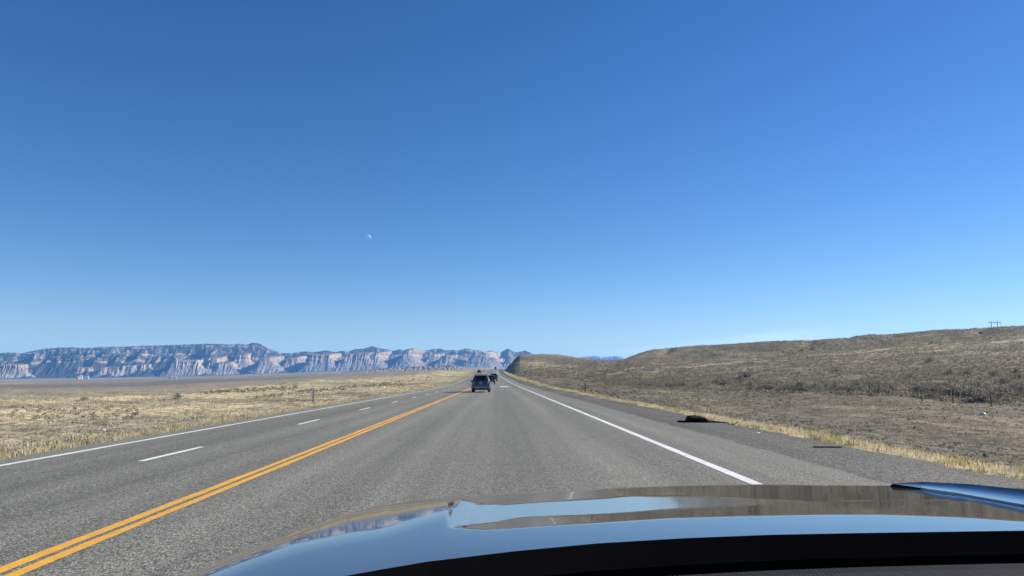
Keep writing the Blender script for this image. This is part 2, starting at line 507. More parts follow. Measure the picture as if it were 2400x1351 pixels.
def ground_z(X, Y):
    X = np.asarray(X, float); Y = np.asarray(Y, float)
    lat = X - xc(Y)
    zs = zr(Y) + sec(lat)
    Yp = np.maximum(Y, 0.5)
    col = col_of(X, Yp)
    zp, yk = zpolar(col, Yp)
    right = lat > 0
    wl = np.where(right, sstep(9.5, 13.5, lat), sstep(11.5, 30, -lat))
    wy = np.where(right, sstep(.45, 1.0, Yp / yk[0]), sstep(.35, .95, Yp / yk[1]))
    wgt = np.maximum(wl * wy, sstep(700, 1000, Yp))
    wgt = np.where(Y < 0.5, 0, wgt)
    z = zs * (1 - wgt) + zp * wgt
    off = np.where(lat > 0, lat - 7.8, -lat - 9.3)
    amp = sstep(0.3, 6, off)
    far = sstep(60, 400, Yp)
    hum = (fbm(X / 2.6, Y / 2.6, 3) - .5) * .34 * (1 - .5 * far) + (fbm(X / 11 + 5, Y / 11, 3) - .5) * .9 * sstep(10, 90, np.hypot(X, Y)) 
    big = (fbm(X / 55 + 3, Y / 75 + 8, 4) - .5) * np.where(right, 5.0, 1.4) * sstep(120, 300, Yp) * wl
    gully = -np.abs(fbm(X / 30 + 40, Y / 30, 4) - .5) * np.where(right, 4.0, 2.0) * sstep(130, 260, Yp) * wl
    # keep the drawn skylines: the relief fades out towards the crest and on the far plain
    big = big * np.where(right, 1 - sstep(.72, 1.0, Yp / np.maximum(yk[2], 1)) * .8, 1)
    gully = gully * np.where(right, 1 - sstep(.8, 1.0, Yp / np.maximum(yk[2], 1)) * .9, 1)
    z = z + amp * hum + big + gully
    # a spur of the right hill with a draw on its left side, and two short gullies under the crest
    fy = (Yp - yk[1]) / np.maximum(yk[2] - yk[1], 1)
    fold = np.interp(fy, [-.1, .1, .9, 1.0], [1700, 1790, 2090, 2150])
    q = (col - fold) / 60.0
    inhill = sstep(-.1, .15, fy) * (1 - sstep(.86, 1.0, fy)) * (col > 1400)
    z = z + inhill * (1 - sstep(.62, .85, fy)) * (2.2 * np.exp(-(q - .55) ** 2 * 1.6) - 2.4 * np.exp(-(q + .45) ** 2 * 3.5))
    for gc, gw, f0 in ((1900, 16, .5), (2312, 22, .45), (1560, 14, .5), (1985, 12, .62)):
        z = z - inhill * 1.7 * np.exp(-((col - gc - (fy - .7) * 40) / gw) ** 2) * sstep(f0, f0 + .18, fy)
    far2 = sstep(700, 1500, Yp)
    z = z + far2 * (fbm(X / 260, Y / 420, 4) - .5) * 7
    return z
def hit(col, row, y0=3.0, y1=9000.0):
    d = ray(col, row)
    ys = np.geomspace(y0, y1, 4000)
    g = ground_z(d[0] * ys, ys) - (EYE + d[2] * ys)
    k = np.argmax(g > 0)
    Y = ys[k] if g[k] > 0 else y1
    z = float(ground_z(d[0] * Y, Y)); la = d[0] * Y - float(xc(Y))
    if 5.5 < la < 7.75: z = max(z, float(zr(Y)) - .011)
    return Vector((d[0] * Y, Y, z))

# ------------------------------------------------------------------ ground sheet
def build_ground():
    dense = np.arange(-160, 2561, 2.0)
    az_d = np.arctan([ray(c, 880)[0] for c in dense])
    a0, a1 = az_d[0], az_d[-1]
    rest = np.linspace(a1, a0 + 2 * math.pi, 150)[1:-1]
    az = np.concatenate([az_d, rest])
    rings = np.concatenate([np.geomspace(0.8, 12, 40), np.geomspace(12, 720, 330)[1:], np.geomspace(720, 18000, 90)[1:]])
    A, Rr = np.meshgrid(az, rings, indexing='ij')
    # rings are kept at constant depth inside the field of view
    cosA = np.where(np.cos(A) > 0.55, np.cos(A), 0.55 + 0.0 * A)
    D = Rr / cosA
    D = np.minimum(D, 18500)
    X = np.sin(A) * D; Y = np.cos(A) * D
    Z = ground_z(X, Y)
    nu, nv = X.shape
    V = np.stack([X, Y, Z], -1).reshape(-1, 3)
    # centre point closes the disc
    V = np.vstack([V, [0, 0, -0.06]])
    f = grid_faces(nu, nv, wrap=True)
    lat = X - xc(Y); Yp = np.maximum(Y, 1)
    n1 = fbm(X / 4, Y / 4, 4); n2 = fbm(X / 18 + 9, Y / 18, 4); n3 = fbm(X / 90 + 2, Y / 90 + 7, 4)
    def c(r, g, b): return np.array([r, g, b])
    straw = c(.58, .48, .30); straw2 = c(.45, .385, .245); sage = c(.26, .235, .17); dark = c(.10, .092, .075)
    red = c(.165, .115, .085); olive = c(.28, .25, .15); greyp = c(.24, .217, .172); tan = c(.40, .31, .20)
    col = np.zeros(X.shape + (3,))
    def mix(cur, new, w): return cur * (1 - w[..., None]) + new * w[..., None]
    # left field
    L = mix(np.broadcast_to(straw, col.shape), straw2, sstep(.42, .62, n1))
    L = mix(L, sage, sstep(.5, .68, n2) * .75)
    L = mix(L, dark, sstep(.6, .75, fbm(X / 9 + 30, Y / 22 + 4, 4)) * .6)
    L = mix(L, olive, sstep(110, 260, Yp) * .45)
    yk1 = np.interp(col_of(X, Yp), TAB[:, 0], TAB[:, 3])
    plainw = .45 * sstep(1.0, 1.4, Yp / yk1) + .55 * sstep(2.5, 9, Yp / yk1)
    PL = mix(np.broadcast_to(greyp, col.shape), tan, sstep(.55, .7, fbm(X / 300, Y / 900, 4)) * .7)
    PL = mix(PL, dark * 1.3, sstep(.58, .72, fbm(X / 420 + 3, Y / 1500 + 8, 4)) * .55)
    L = mix(L, PL, plainw)
    # right side
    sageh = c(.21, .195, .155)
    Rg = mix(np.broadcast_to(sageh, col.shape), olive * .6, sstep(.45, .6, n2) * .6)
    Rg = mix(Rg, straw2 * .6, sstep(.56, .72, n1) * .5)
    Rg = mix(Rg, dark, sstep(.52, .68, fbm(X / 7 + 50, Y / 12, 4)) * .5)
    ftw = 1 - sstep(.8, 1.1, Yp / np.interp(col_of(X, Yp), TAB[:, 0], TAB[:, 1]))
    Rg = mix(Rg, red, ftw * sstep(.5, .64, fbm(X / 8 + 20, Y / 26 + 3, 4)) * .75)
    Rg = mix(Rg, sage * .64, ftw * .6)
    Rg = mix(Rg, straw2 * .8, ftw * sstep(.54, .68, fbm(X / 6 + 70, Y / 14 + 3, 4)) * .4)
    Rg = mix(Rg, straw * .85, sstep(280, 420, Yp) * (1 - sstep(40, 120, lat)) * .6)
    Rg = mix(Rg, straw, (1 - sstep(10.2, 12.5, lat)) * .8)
    cg = col_of(X, Yp); ym = np.interp(cg, TAB[:, 0], TAB[:, 3]); yft = np.interp(cg, TAB[:, 0], TAB[:, 1])
    ytr = yft + (ym - yft) * np.interp(cg, [1500, 1860, 2400], [.52, .72, .84])
    tr = np.exp(-((Yp - ytr - 6 * (fbm(cg / 60, cg * 0, 2) - .5)) / 2.8) ** 2) * sstep(1500, 1640, cg)
    tr2 = np.exp(-((Yp - ym * .80) / 2.6) ** 2) * sstep(1290, 1320, cg) * (1 - sstep(1480, 1560, cg))
    Rg = mix(Rg, straw2 * .85, sstep(.1, .5, (Yp - yft) / np.maximum(ym - yft, 1)) * (1 - sstep(.9, 1.1, (Yp - yft) / np.maximum(ym - yft, 1))) * (.2 + .5 * sstep(.45, .6, n2)))
    Rg = mix(Rg, straw * 1.05, np.clip(tr + tr2, 0, 1) * .75)
    Rg = mix(Rg, greyp, sstep(900, 1600, Yp))
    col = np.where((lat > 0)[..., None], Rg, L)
    edge = (lat > -10.2) & (lat < 8.3)
    col = np.where(edge[..., None], c(.2, .18, .155), col)
    cv = np.vstack([col.reshape(-1, 3), [.2, .18, .15]])
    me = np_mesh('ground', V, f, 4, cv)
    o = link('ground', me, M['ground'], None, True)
    tag(o, 'dry grassy desert ground rolling from the highway to the valley and hills', 'ground', kind='structure')
    # inner cap
    return o
build_ground()

# ------------------------------------------------------------------ road, shoulder, markings
def strip(name, l0, l1, y0, y1, lift, mat, n=None, wob0=0.0, wob1=0.0, nl=2, label=None, cat=None, seed=0):
    n = n or int(max(6, (y1 - y0) / 0.5))
    n = min(n, 2600)
    ys = np.geomspace(6, y1 - y0 + 6, n) - 6 + y0 if y1 - y0 > 60 else np.linspace(y0, y1, n)
    la = l0 + wob0 * (fbm(ys * .9 + seed, ys * 0 + 3.3 + seed, 4) - .5) * 2
    lb = l1 + wob1 * (fbm(ys * .9 + 50 + seed, ys * 0 + 7.7 + seed, 4) - .5) * 2
    t = np.linspace(0, 1, nl)
    Lg = la[:, None] * (1 - t) + lb[:, None] * t
    Yg = np.broadcast_to(ys[:, None], Lg.shape)
    X = xc(Yg) + Lg
    Z = zr(Yg) + lift
    V = np.stack([X, Yg, Z], -1).reshape(-1, 3)
    f = grid_faces(n, nl)[:, ::-1]
    o = link(name, np_mesh(name, V, f, 4), mat, None, True)
    tag(o, label, cat, kind='structure')
    return o
strip('road', -9.2, 5.6, -12, 1100, 0.0, M['asphalt'], wob0=.12, wob1=.16, nl=24, label='grey worn asphalt highway running straight ahead to the hills', cat='road')
strip('gravel_shoulder', 5.45, 7.75, -12, 700, -0.012, M['gravel'], wob1=.35, nl=8, label='dark loose gravel shoulder along the right road edge', cat='shoulder', seed=9)
strip('road_edge_line', 3.60, 3.77, -12, 1050, 0.004, M['white_paint'], wob0=.012, wob1=.012, label='solid white line along the right road edge', cat='road marking', seed=2)
strip('road_edge_line', -8.62, -8.48, -12, 1050, 0.004, M['white_paint'], wob0=.02, wob1=.02, label='solid white line along the left road edge', cat='road marking', seed=5)
strip('road_centre_line', -3.955, -3.835, -12, 1050, 0.004, M['yellow_paint'], wob0=.02, wob1=.02, label='left stripe of the double yellow centre line', cat='road marking', seed=12)
strip('road_centre_line', -3.765, -3.645, -12, 1050, 0.004, M['yellow_paint'], wob0=.02, wob1=.02, label='right stripe of the double yellow centre line', cat='road marking', seed=15)
for k in range(-1, 36):
    y0 = 13.55 + 10.5 * k
    nth = 'white lane dash between the two oncoming lanes on the left'
    o = strip('lane_dash', -6.52, -6.39, y0, y0 + 2.75, 0.004, M['white_paint'], n=12, wob0=.008, wob1=.008, label=nth, cat='road marking', seed=k)
    o['group'] = 'white dashes between the oncoming lanes'
strip('lane_bar', .5 + .15, 1.8 + .15, 117, 124, 0.004, M['white_paint'], n=12, label='short white bar painted across the right lane behind the dark sport utility car', cat='road marking')

# ------------------------------------------------------------------ cliffs
SIL = [(-900, 838), (-400, 832), (-200, 829), (0, 828), (25, 826), (42, 829.5), (80, 821), (110, 817), (140, 815), (170, 815), (195, 816.5), (235, 814), (285, 813), (330, 811), (400, 809), (480, 806.5),
       (520, 807), (540, 808), (555, 806), (575, 808), (590, 804), (605, 806), (630, 819), (655, 828), (680, 829), (710, 824), (735, 826), (762, 822), (785, 826), (800, 823), (815, 825), (830, 819), (850, 818),
       (870, 812), (895, 818), (920, 822.5), (935, 819), (945, 822), (955, 818), (970, 817), (985, 821), (1005, 821.5), (1015, 818), (1032, 818), (1045, 822), (1060, 820.5), (1075, 822), (1092, 816.5),
       (1110, 821), (1128, 822), (1138, 824.5), (1152, 821.5), (1171, 828), (1191, 817), (1207, 827), (1232, 822), (1250, 830), (1280, 838), (1340, 850), (1400, 858)]
# buttresses in front of the wall: column of the nose, height of the top (share of the wall), half width of the top in columns, reach in metres
SPURS = [(-430, .40, 20, 900), (-330, .45, 18, 900), (-210, .5, 12, 850), (-120, .4, 22, 900), (18, .46, 24, 980), (72, .34, 4, 700), (104, .52, 3, 520), (186, .31, 16, 860), (246, .30, 18, 930), (292, .33, 12, 880), (332, .36, 6, 840),
         (426, .43, 27, 980), (493, .48, 3, 860), (517, .36, 12, 930), (556, .56, 10, 600), (612, .50, 8, 980), (676, .64, 9, 760), (744, .71, 20, 930), (790, .60, 4, 640), (828, .69, 26, 930), (869, .66, 5, 900), 
         (946, .82, 4, 900), (1004, .64, 5, 720), (1036, .56, 9, 900), (1060, .42, 8, 860), (1120, .79, 14, 950), (1142, .56, 10, 980), (1194, .62, 7, 880), (1232, .5, 10, 850)]
def build_cliffs():
    cols = np.arange(-700, 1330, 1.0)
    dmax = 1500.0
    dd = np.concatenate([np.linspace(-700, -20, 12), np.linspace(0, 1150, 250), np.linspace(1150, dmax, 20)[1:]])
    Cg, Dg = np.meshgrid(cols, dd, indexing='ij')
    Yrim = 6500 + cols / 1200 * 2600.0
    Yf = Yrim[:, None] - Dg
    srow = np.interp(cols, [s[0] for s in SIL], [s[1] for s in SIL])
    srow += (fbm(cols / 5, cols * 0 + 2.2, 3) - .5) * 2.0
    slope = np.array([ray(c, r)[2] for c, r in zip(cols, srow)])
    ztop = EYE + slope * Yrim
    rat = np.array([ray(c, 880)[0] for c in cols])
    X = rat[:, None] * Yf
    zb = ground_z(X[:, -1], Yf[:, -1]) - 4
    zb = np.convolve(np.pad(zb, 20, mode='edge'), np.ones(41) / 41, mode='valid')
    H = np.maximum(ztop - zb, 30)
    Hs = np.convolve(np.pad(H, 40, mode='edge'), np.ones(81) / 81, mode='valid')
    ext = np.maximum(0, Dg)
    up = Cg + 0.05 * ext                       # ridges trail down to the left
    # the wall: ridges and gullies of several sizes
    g1 = 1 - np.abs(fbm(up / 62 + 3, Dg / 900 + 5, 2) - .5) * 4.2
    g2 = 1 - np.abs(fbm(up / 22 + 8, Dg / 600 + 1, 3) - .5) * 3.2
    g3 = 1 - np.abs(fbm(up / 6 + 18, Dg / 300 + 1, 3) - .5) * 2.6
    L = g1 * 210 + g2 * 110 + g3 * 34 - 110
    dp = np.maximum(ext - np.clip(L, -160, 420) * sstep(20, 320, ext), .30 * ext)
    pk = np.array([[-1e4, 1.0], [0, 1.0], [16, .95], [120, .80], [135, .755], [230, .63], [262, .60], [278, .54], [380, .40], [500, .27], [640, .14], [820, .05], [1100, .01], [1500, -.02]])
    pr = np.interp(dp, pk[:, 0], pk[:, 1])
    pr = np.where(Dg < 0, 1 - (-Dg / 700) * .2, pr)
    wall = H[:, None] * pr
    # buttresses
    mpp = (Yf / F)
    best = np.full(Cg.shape, -50.0); crest = np.full(Cg.shape, 1.0)
    rip = np.abs(fbm(up / 4.5 + 30, Dg / 200 + 3, 3) - .5) * 2
    rip2 = np.abs(fbm(up / 14 + 60, Dg / 160 + 9, 3) - .5) * 2
    for (c0, hf_, tw, nose) in SPURS:
        h0 = float(np.interp(c0, cols, Hs)) * hf_
        ridge = h0 * (1 + .32 * (1 - np.minimum(ext, nose) / nose))
        x = (Cg + 0.05 * (ext - nose) - c0) * mpp
        ax = np.maximum(np.abs(x) - tw * mpp * np.clip(.25 + .75 * ext / nose, 0, 1), 0) * np.where(x < 0, 1.25, 1.0)
        fr = np.maximum(ext - (nose - 150), 0)
        dist = np.hypot(ax, fr * .95)
        dist = np.maximum(dist - 10 + (rip - .35) * 26 + (rip2 - .3) * 26, 0)
        q = dist / (h0 * 1.55)                # share of the way down, cliffs on top and talus below
        fall = np.interp(q, [0, .03, .07, .11, .17, .20, .30, .80, 1.1], [0, .06, .20, .24, .38, .41, .54, 1.0, 1.05])
        hz_ = ridge - fall * h0
        hz_ = np.where(ext < 60, -50, hz_)
        crest = np.where(hz_ > best, ridge, crest)
        best = np.maximum(best, hz_)
    spur = best > wall
    Zr = np.maximum(wall, best)
    Z = zb[:, None] + Zr
    Z += np.where(Dg > 0, (fbm(X / 40, Yf / 40, 4) - .5) * 12 * np.clip(Zr / 40, 0, 1), 0)
    Z = np.where(Dg > 1300, np.minimum(Z, zb[:, None] - 1), Z)
    for it in range(4):                        # the skyline is the one in the table
        el = np.max((Z - EYE) / Yf, axis=1)
        fac = (slope - (zb - EYE) / Yrim) / np.maximum(el - (zb - EYE) / Yrim, 1e-4)
        Z = zb[:, None] + (Z - zb[:, None]) * fac[:, None]
    alt = Z - zb[:, None]
    hf = alt / np.maximum(ztop - zb, 20)[:, None]
    V = np.stack([X, Yf, Z], -1).reshape(-1, 3)
    f = grid_faces(*X.shape)
    def c(r, g, b): return np.array([r, g, b])
    n = fbm(X / 90, Yf / 90, 4); nb = fbm(alt / 6.0 + fbm(X / 200, Yf / 200, 3) * 2, X / 700, 3); n2 = fbm(X / 25, Yf / 25 + Z / 8, 4); n3 = fbm(Cg / 2.5, alt / 30, 3)
    col = np.broadcast_to(c(.034, .036, .03), X.shape + (3,)).copy()
    def mix(w_, new):
        nonlocal col
        col = col * (1 - w_[..., None]) + new * w_[..., None]
    mix(sstep(.52, .68, n3) * .22, c(.16, .14, .11))                     # bare streaks between the trees
    cream = c(.41, .335, .24); pink = c(.25, .17, .13); grey = c(.22, .20, .18)
    strata = np.where((nb > .54)[..., None], cream, np.where((nb > .44)[..., None], cream * .72, pink))
    below = (crest - alt) / np.maximum(crest, 20)
    tal = sstep(.30, .46, below + (n2 - .5) * .25)
    face = strata * (1 - tal[..., None]) + (grey * (.8 + .5 * n3[..., None])) * tal[..., None]
    cap = 1 - sstep(.0, .03, below)                                       # brush keeps growing on the flat tops
    mix(np.where(spur, 1.0, 0.0) * (1 - .5 * cap) * np.clip(1.15 - .5 * sstep(.5, .7, n), 0, 1), face)
    # broken ledges of pale rock along the upper wall
    for a0, wd, th in ((.70, .035, .50), (.50, .04, .47), (.93, .03, .46), (.60, .02, .54)):
        lb = np.exp(-((hf - a0 - (n - .5) * .06) / wd) ** 2) * sstep(th, th + .08, fbm(Cg / 16 + a0 * 50, hf * 9, 4))
        mix(np.where(spur, 0, lb) * .85, strata)
    mix(sstep(.60, .68, fbm(Cg / 5 + 3, alt / 60, 3)) * sstep(.55, .8, hf) * .4, c(.40, .39, .38))  # old snow in the gullies
    mix(1 - sstep(.0, .05, hf + (n2 - .5) * .06), c(.15, .135, .11))
    o = link('mountain_range', np_mesh('mountain_range', V, f, 4, col.reshape(-1, 3)), M['rock'], None, False)
    tag(o, 'long range of banded cream and blue grey cliffs across the valley', 'mountains', kind='structure')
build_cliffs()

def build_ridge(name, label, pts, Y, depth, base_row, color, rough_, seed, kind='structure', cat='hills', dark=None):
    cols = np.arange(pts[0][0], pts[-1][0] + .01, .6)
    top = np.interp(cols, [p[0] for p in pts], [p[1] for p in pts]) + (fbm(cols / 6 + seed, cols * 0 + seed, 3) - .5) * rough_
    dd = np.concatenate([np.linspace(-depth * .8, 0, 6)[:-1], np.linspace(0, depth, 60)])
    Cg, Dg = np.meshgrid(cols, dd, indexing='ij')
    Yg = Y - Dg
    rat = np.array([ray(c, 870)[0] for c in cols])
    X = rat[:, None] * Yg
    zt = np.array([rowz(c, r, Y) for c, r in zip(cols, top)])
    zb = np.array([rowz(c, np.interp(c, [p[0] for p in base_row], [p[1] for p in base_row]), Y - depth) for c in cols])
    g = np.abs(fbm(Cg / 5 + Dg / depth * .8 + seed, Dg / depth * 1.2, 4) - .5) * 2.6
    t = np.clip(np.maximum(Dg, 0) / depth + (g - .45) * .30 * sstep(0, .3, Dg / depth), 0, 1)
    prof = np.interp(t, [0, .06, .12, .6, 1], [1, .93, .7, .22, 0])
    prof = np.where(Dg < 0, 1 + Dg / depth * .2, prof)
    Z = zb[:, None] + (zt - zb)[:, None] * prof
    n = fbm(Cg / 4 + 9, Dg / depth * 6, 4)
    col = np.array(color)[None, None, :] * (0.8 + .4 * n[..., None])
    if dark is not None:
        wv = sstep(.5, .6, fbm(Cg / 9 + 3, Dg / depth * 3 + seed, 3))
        col = col * (1 - wv[..., None] * .6) + np.array(dark) * wv[..., None] * .6
    o = link(name, np_mesh(name, np.stack([X, Yg, Z], -1).reshape(-1, 3), grid_faces(*X.shape), 4, col.reshape(-1, 3)), M['rock'])
    tag(o, label, cat, kind=kind)
    return o
build_ridge('distant_mountains', 'pale far mountains in the saddle between the two right hills', [(1330, 858), (1352, 842), (1362, 838), (1372, 836), (1380, 834.5), (1392, 835), (1405, 835.5), (1412, 838), (1422, 836.5), (1434, 835), (1446, 834.8), (1458, 838), (1475, 846), (1500, 858)],
            15500, 1800, [(1300, 872), (1520, 872)], (.42, .37, .32), 1.6, 4, cat='mountains', dark=(.12, .12, .1))
build_ridge('badland_ridge', 'low eroded grey badland ridge on the plain left of the road', [(800, 873), (850, 867), (900, 864), (940, 862), (985, 858.5), (1005, 858), (1040, 857), (1070, 856.5), (1080, 859), (1100, 864), (1112, 868)],
            3300, 160, [(800, 875), (900, 871.5), (1000, 869), (1112, 868)], (.25, .22, .18), 1.0, 21, dark=(.15, .14, .125))
build_ridge('shrub_bluff', 'dark shrub covered bluff with a bare tan face far left on the plain', [(-120, 900), (-60, 898), (0, 899.5), (30, 899), (60, 898.5), (120, 896), (180, 895.5), (240, 896), (300, 897.5), (340, 899)],
            2300, 130, [(-120, 914), (0, 911), (120, 907), (220, 904), (340, 901)], (.25, .22, .17), .8, 33, dark=(.09, .09, .075))

# ------------------------------------------------------------------ plants
def blades(P0, N, hgt, wid, lean, cols, seg=False):
    """P0: n x 3 base points, one bent blade (two triangles as a quad tapering) each"""
    n = len(P0)
    a = rng.random(n) * 2 * math.pi
    dx = np.stack([np.cos(a), np.sin(a), 0 * a], -1)
    la = rng.random(n) * 2 * math.pi
    ld = np.stack([np.cos(la), np.sin(la), 0 * la], -1) * (lean * rng.random(n))[:, None]
    h = np.asarray(hgt)[:, None]
    up = np.array([0, 0, 1.0])
    wv = np.asarray(wid)[:, None]
    b0 = P0 - dx * wv; b1 = P0 + dx * wv
    m0 = P0 + up * h * .6 + ld * h * .35 - dx * wv * .8
    m1 = P0 + up * h * .6 + ld * h * .35 + dx * wv * .8
    t = P0 + up * h * (1 - .25 * np.linalg.norm(ld, axis=1))[:, None] + ld * h
    V = np.stack([b0, b1, m1, m0, t], 1).reshape(-1, 3)
    i = np.arange(n)[:, None] * 5
    F3 = np.concatenate([i + [0, 1, 2], i + [0, 2, 3], i + [3, 2, 4]], 1).reshape(-1, 3)
    return V, F3, np.repeat(cols, 5, axis=0)
def tufts(name, X, Y, per, h, spread, wid, lean, palette, pw, label, cat='grass', dens_noise=None, mat='grass', lift=-.02):
    Z = ground_z(X, Y)
    n = len(X)
    k = np.repeat(np.arange(n), per)
    r = spread[k] * np.sqrt(rng.random(n * per)); a = rng.random(n * per) * 6.283
    P0 = np.stack([X[k] + r * np.cos(a), Y[k] + r * np.sin(a), Z[k] + lift], -1)
    pi = rng.choice(len(palette), n, p=pw)
    c = np.array(palette)[pi][k] * (.75 + .5 * rng.random((n * per, 1)))
    hh = h[k] * (.55 + .6 * rng.random(n * per))
    V, F3, cc = blades(P0, None, hh, wid[k] * (.6 + .8 * rng.random(n * per)), lean, c)
    o = link(name, np_mesh(name, V, F3, 3, cc), M[mat])
    tag(o, label, cat, kind='stuff')
    return o
STRAW = (.56, .47, .285); PALE = (.66, .58, .40); OLIVE = (.20, .20, .09); GREEN = (.15, .19, .07); BROWN = (.22, .15, .09); GREY = (.165, .155, .125); YEL = (.42, .36, .15)
def road_scatter(n, lat0, lat1, y0, y1, pw=1.0):
    u = rng.random(n)
    Y = (y0 ** pw + u * (y1 ** pw - y0 ** pw)) ** (1 / pw)
    return Y, lat0 + rng.random(n) * (lat1 - lat0)
# right verge
Y, la = road_scatter(19000, 7.55, 12.8, 4, 420, .45)
edge = 7.75 + .55 * (fbm(Y * .5, Y * 0 + 1.1, 4) - .3)
keep = (la > edge) & (rng.random(len(Y)) < (1 - .8 * sstep(9.2, 12.4, la)) * sstep(.25, .5, fbm(Y / 2.2, la * 1.2 + 5, 3)))
Y, la = Y[keep], la[keep]
gn = fbm(Y / 3 + 4, la / 2, 3)
sc_ = np.clip(Y / 40, 1, 4)
g = gn > .53
for nm, sel, pal, pw_, lb in (('verge_grass', ~g, [STRAW, PALE, BROWN], [.5, .38, .12], 'tall straw coloured grass along the right gravel shoulder'),
                             ('green_verge_grass', g, [OLIVE, GREEN, STRAW, YEL], [.4, .2, .25, .15], 'green and yellow weed patches in the right verge grass')):
    n = sel.sum()
    hn = .25 + 1.1 * fbm(Y[sel] / 1.3 + 7, la[sel] / .9, 3)
    tufts(nm, xc(Y[sel]) + la[sel], Y[sel], 10, (.07 + .20 * rng.random(n)) * hn, .14 * sc_[sel], .005 * sc_[sel], 1.25, pal, pw_, lb)
# left verge
Y, la = road_scatter(9000, -11.2, -9.3, 8, 420, .5)
sc_ = np.clip(Y / 40, 1, 4)
tufts('left_verge_grass', xc(Y) + la, Y, 8, .07 + .17 * rng.random(len(Y)), .14 * sc_, .005 * sc_, 1.2, [STRAW, PALE, OLIVE, BROWN], [.45, .25, .15, .15], 'short dry grass fringing the left road edge')
# left field
Y, la = road_scatter(26000, 0, 1, 10, 190, .8)
la = -(10.5 + la ** 1.2 * np.minimum(14 + Y * .95, 130))
X = xc(Y) + la
keep = (fbm(X / 3, Y / 3 + 5, 3) > .36)
X, Y = X[keep], Y[keep]
sc_ = np.clip(Y / 32, 1, 4.5)
tufts('field_grass', X, Y, 8, (.05 + .13 * rng.random(len(Y))) * (.5 + fbm(X / 5, Y / 5, 2)), .24 * sc_, .008 * sc_, 1.3, [STRAW, PALE, GREY, OLIVE, (.12, .105, .08)], [.42, .2, .16, .12, .10], 'low dry bunch grass covering the left field')
# right field between the verge and the foot of the hill
Y, la = road_scatter(22000, 0, 1, 8, 190, .8)
la = 11.2 + la * np.minimum(8 + Y * .75, 60)
X = xc(Y) + la
sc_ = np.clip(Y / 32, 1, 4.5)
rd = fbm(X / 8 + 20, Y / 26 + 3, 4) > .53
for nm, sel, pal, pw_, lb in (('flat_grass', ~rd, [GREY, (.13, .12, .09), OLIVE, STRAW, (.17, .15, .12)], [.33, .25, .18, .09, .15], 'low grey green weeds on the flat right of the verge'),
                             ('red_weeds', rd, [(.17, .11, .075), (.13, .10, .075), GREY, (.2, .19, .12), STRAW], [.34, .24, .2, .14, .08], 'rust red low weeds on the flat below the right hill')):
    n = sel.sum()
    tufts(nm, X[sel], Y[sel], 8, .03 + .08 * rng.random(n), .30 * sc_[sel], .009 * sc_[sel], 1.6, pal, pw_, lb)

def clump_mesh(n, h, w_, leaf, pal, seed, lower=0.0):
    """one bush: leaf clusters and twigs filling a rounded uneven dome"""
    r = np.random.default_rng(seed)
    d = r.normal(size=(n, 3)); d[:, 2] = np.abs(d[:, 2]); d /= np.linalg.norm(d, axis=1)[:, None]
    lob = .7 + .5 * fbm(d[:, 0] * 2 + seed, d[:, 1] * 2 + d[:, 2], 2)
    rad = (r.random(n) ** .45) * lob
    p = d * rad[:, None] * np.array([w_, w_, h])
    e = r.normal(size=(n, 3, 3)) * leaf
    e[:, 2, 2] = np.abs(e[:, 2, 2]) * 1.4
    V = (p[:, None, :] + e).reshape(-1, 3)
    c = np.array(pal)[r.integers(0, len(pal), n)] * (.7 + .6 * r.random((n, 1)))
    return V, np.arange(3 * n).reshape(-1, 3), np.repeat(c, 3, axis=0)
def clump_field(name, X, Y, size, ntri, pals, label, cat='brush'):
    Z = ground_z(X, Y)
    temps = [clump_mesh(ntri, .62, .66, .15, pals[i % len(pals)], 100 + i) for i in range(8)]
    Vs, Fs, Cs = [], [], []
    off = 0
    for i in range(8):
        sel = np.arange(i, len(X), 8)
        V, F3, c = temps[i]
        a = rng.random(len(sel)) * 6.283
        ca, sa = np.cos(a), np.sin(a)
        s = size[sel][:, None]
        VX = (V[:, 0] * ca[:, None] - V[:, 1] * sa[:, None]) * s + X[sel][:, None]
        VY = (V[:, 0] * sa[:, None] + V[:, 1] * ca[:, None]) * s + Y[sel][:, None]
        VZ = V[:, 2] * s + Z[sel][:, None] - .02
        Vs.append(np.stack([VX, VY, VZ], -1).reshape(-1, 3))
        Fs.append((F3[None] + (np.arange(len(sel)) * len(V))[:, None, None] + off).reshape(-1, 3))
        Cs.append((c[None] * (.75 + .5 * rng.random((len(sel), 1, 1)))).reshape(-1, 3))
        off += len(sel) * len(V)
    o = link(name, np_mesh(name, np.vstack(Vs), np.vstack(Fs), 3, np.vstack(Cs)), M['brush'])
    tag(o, label, cat, kind='stuff')
# sagebrush over the right hills
n = 74000
cc = 1200 + rng.random(n) ** .9 * 1450
u = rng.random(n)
yf = np.interp(cc, TAB[:, 0], TAB[:, 1]); yc_ = np.interp(cc, TAB[:, 0], TAB[:, 5])
Y = yf * .92 + u * (yc_ * 1.04 - yf * .92)
X = np.interp(cc, _cols, _rat) * Y
ymid = np.interp(cc, TAB[:, 0], TAB[:, 3]); ymid = yf + (ymid - yf) * np.interp(cc, [1500, 1860, 2400], [.52, .72, .84])
keep = (X - xc(Y) > 13) & (fbm(X / 9, Y / 9, 3) > .33) & ~((np.abs(Y - ymid) < 3.2) & (cc > 1560))
X, Y = X[keep], Y[keep]
sz = (.20 + .34 * rng.random(len(X)) ** 2) * np.clip(Y / 190, .9, 1.6) * (1.75 - .85 * np.clip((Y - yf[keep]) / (.6 * (yc_ - yf)[keep]), 0, 1))
SAGE = [(.24, .222, .172), (.18, .17, .135), (.30, .265, .195)]
clump_field('sagebrush', X, Y, sz, 12, [SAGE, [(.32, .275, .175), (.26, .23, .15)], [(.2, .19, .15), (.26, .235, .185)]], 'low sagebrush dotted over the right hillside')
